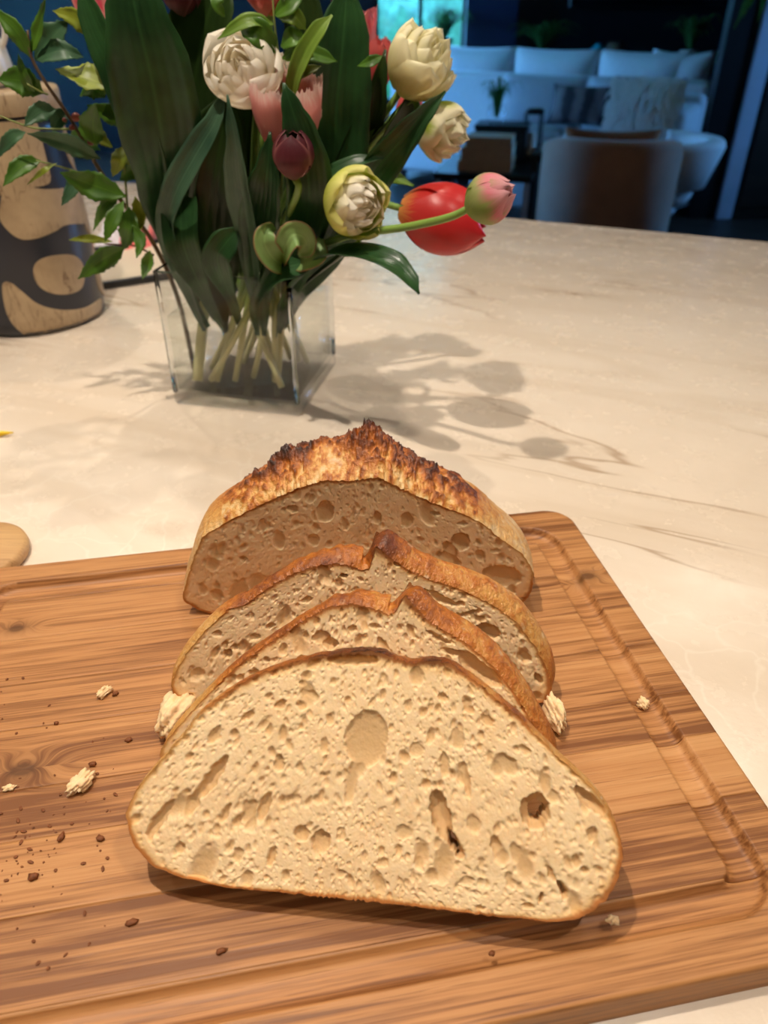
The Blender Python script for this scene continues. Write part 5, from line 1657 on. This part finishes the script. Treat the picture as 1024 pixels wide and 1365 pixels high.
grass_plant('grass_plant', 'small grassy plant in a glass pot on the dark box', pv_, [(.03, 0), (.055, .005), (.06, .05), (.05, .10), (.046, .10), (.05, .05), (.001, .04)], M_GLASS, 26, .20, .14, .014, 3)
ln_ = along(tb, .19, .50, zt, math.radians(-14))
lt = thing('lantern', 'small dark lantern on the side table beside the grass plant', 'lantern', ln_)
box('base', lt, M_BLACKM, -.05, .05, -.05, .05, 0, .02); box('roof', lt, M_BLACKM, -.05, .05, -.05, .05, .24, .27, .008, 2)
for x in (-.05, .04):
    for y in (-.05, .04): box('post', lt, M_BLACKM, x, x + .01, y, y + .01, .0205, .2395)
link('candle', lathe_mesh('candle', [(.025, .021), (.025, .14), (.003, .142), (.002, .155), (.001, .156)], 20, False), lt, M_WHITECER)
# coffee table with magazines in front of the sofa
ct0 = P(712, 200, 4.75)
cf = thing('coffee_table', 'dark low table before the pale grey sofa with magazines on it', 'table', (ct0.x, ct0.y, 0), (0, 0, math.radians(-18)))
zc = ct0.z
box('top', cf, M_DARKWOOD, 0, .42, -.14, .24, zc - .04, zc, .004, 1)
for x in (.01, .37):
    for y in (-.13, .19): box('leg', cf, M_BLACKM, x, x + .04, y, y + .04, 0, zc - .041)
M_MAG = plain('magazine cover', srgb(150, 176, 170), 0.4, 0.35, 12)
for k in range(3):
    tag(box('magazine', None, M_MAG if k % 2 == 0 else M_NAPW, -.13 + .01 * k, .10, -.09, .09, 0, .012, .001, 1), ('lowest magazine on the dark low table', 'pale magazine in the middle of the pile on the low table', 'top teal magazine on the dark low table')[k], 'magazine', 'magazines on the low table')
    o = bpy.data.objects[[x.name for x in COL.objects][-1]]
    o.location = along(ct0, .16, .04, zc + .0005 + .0125 * k, math.radians(-18)); o.rotation_euler = (0, 0, math.radians(-18 + 7 * k))

# media wall and console at the far wall
x0 = P(692, 40, 8.2).x
cons = thing('media_console', 'long black console along the far navy wall', 'cabinet', (x0, 7.95, 0))
box('body', cons, M_BLACK, 0, 2.5, 0, .42, .06, .84, .004, 1)
for k in range(4):
    d_ = box('door', cons, M_BLACK, .02 + k * .62, .60 + k * .62, -.018, -.001, .10, .80, .004, 1)
    box('handle', d_, M_GREYPAINT_LIT, .54 + k * .62, .555 + k * .62, -.03, -.0185, .40, .52, .003, 1)
box('plinth', cons, M_BLACK, .03, 2.47, .03, .40, 0, .06)
tv = thing('television', 'large black television on the far wall above the console', 'television', (x0 + .5, 8.5, 0))
box('screen_case', tv, M_BLACK, 0, 1.5, 0, .06, 1.26, 2.12, .006, 1)
nscr = NT('dark screen'); nscr.set(base=(0.004, 0.004, 0.006), rough=.15); box('screen', tv, nscr.m, .02, 1.48, -.004, -.0005, 1.28, 2.10)
nav = thing('wall_panel', 'tall navy wall panel between the window and the console', 'panel', (P(622, 30, 8.4).x, 8.42, 0))
box('panel', nav, plain('lighter navy paint', srgb(22, 40, 74), .4, .06, 4), 0, P(690, 30, 8.4).x - P(622, 30, 8.4).x, 0, .16, 0, 2.5, .004, 1)
zc2 = .842
for k, (u, lab, n, h, s, w, pot) in enumerate(((722, 'dark bushy plant on the left of the black console', 60, .26, .34, .03, M_BLACK), (918, 'leafy plant in a white pot on the right of the black console', 26, .30, .26, .05, M_WHITECER))):
    c = P(u, 70, 8.12); c.z = zc2
    grass_plant('potted_plant', lab, c, [(.06, 0), (.075, .004), (.085, .09), (.08, .10), (.07, .098), (.001, .09)], pot, n, h, s, w, 10 + k)
c = P(797, 70, 8.1)
v1 = thing('teal_vase', 'round teal ceramic vase on the black console', 'vase', (c.x, c.y, zc2)); link('body', lathe_mesh('body', [(.04, 0), (.07, .02), (.085, .07), (.06, .12), (.03, .14), (.035, .15), (.028, .14), (.001, .10)], 28, False), v1, M_TEALC)
c = P(819, 70, 8.1)
v2 = thing('brown_pot', 'round brown stoneware pot beside the teal vase', 'pot', (c.x, c.y, zc2)); link('body', lathe_mesh('body', [(.05, 0), (.09, .03), (.10, .09), (.08, .15), (.05, .17), (.045, .165), (.001, .12)], 28, False), v2, M_BROWNC)
# plant on a white stool before the window
c = P(592, 62, 8.28)
stool = thing('plant_stool', 'white stool carrying the dark plant before the window', 'stool', (c.x, c.y, 0))
link('seat', lathe_mesh('seat', [(.001, c.z - .03), (.17, c.z - .03), (.18, c.z - .015), (.17, c.z), (.001, c.z)], 32, False), stool, M_WHITECER)
for k in range(3):
    a = k * 2.094
    link('leg', tube_mesh('leg', [Vector((.10 * math.cos(a), .10 * math.sin(a), c.z - .031)), Vector((.17 * math.cos(a), .17 * math.sin(a), .0))], .014, 8, 4), stool, M_WHITECER)
grass_plant('potted_plant', 'dark spiky plant before the bright window', Vector((c.x, c.y, c.z + .001)), [(.05, 0), (.07, .004), (.08, .07), (.07, .068), (.001, .06)], M_BLACK, 40, .26, .26, .03, 21)
# cushions at the sofa's right end
e0 = P(948, 100, 6.05)
pillow('cushion', 'white round cushion at the right end of the long white sofa', M_SOFA, along(pl_, SL - .30, .40, .51, SY), .46, .52, .2, SY, math.radians(-10), 'sofa cushions')
# dark door and post at the right
dx0 = P(958, 100, 5.15)
dl = P(945, 160, 5.75).x; pl0 = P(984, 160, 5.75).x - dl; pl1 = P(1005, 160, 5.75).x - dl
col_ = thing('black_column', 'tall black column right of the sofas', 'column', (dl, 5.75, 0), (0, 0, math.radians(0)))
box('shaft', col_, M_BLACK, 0, pl0 - .001, 0, .10, 0, CEIL - .001, .004, 1)
box('corner_post', col_, M_GREYPAINT_LIT, pl0, pl1, -.03, .08, 0, CEIL - .001, .004, 1)  # strip where daylight falls on the column, painted in as a paler colour
dr = thing('sliding_door', 'dark brown sliding door at the right edge beyond the column', 'door', (dl + pl1 + .004, 5.75, 0))
box('leaf_panel', dr, M_DARKWOOD, 0, 1.5, -.01, .04, .005, 2.45, .003, 1)
for k in range(4): box('board', dr, M_DARKWOOD, .03 + k * .37, .36 + k * .37, -.022, -.0105, .08, 2.38, .004, 1)
# hanging plant at the top right
hp = P(1030, -40, 3.6)
hg = thing('hanging_plant', 'trailing plant hanging from the ceiling at the top right corner', 'plant', (hp.x, hp.y, hp.z))
link('pot', lathe_mesh('pot', [(.05, -.06), (.09, -.04), (.11, .04), (.10, .06), (.09, .05), (.001, .04)], 28, False), hg, M_BLACK)
link('cord', tube_mesh('cord', [Vector((0, 0, .05)), Vector((0, 0, (CEIL - hp.z) / 2)), Vector((0, 0, CEIL - hp.z))], .003, 6, 4), hg, M_BLACK)
for k, (u, v) in enumerate(((978, 40), (990, 25), (1010, 30), (1016, 18), (1040, 30), (1000, 10), (1060, 20))):
    e = P(u, v, 3.5) - hp
    link('leaf', blade_mesh('leaf', [Vector((0, 0, .05)), e * .5 + Vector((0, 0, .06)), e], [.012, .03, .03, .002], Vector((0, -1, .6)), .3, nl=10, nu=2, seed=k, thick=0), hg, M_PLANT)
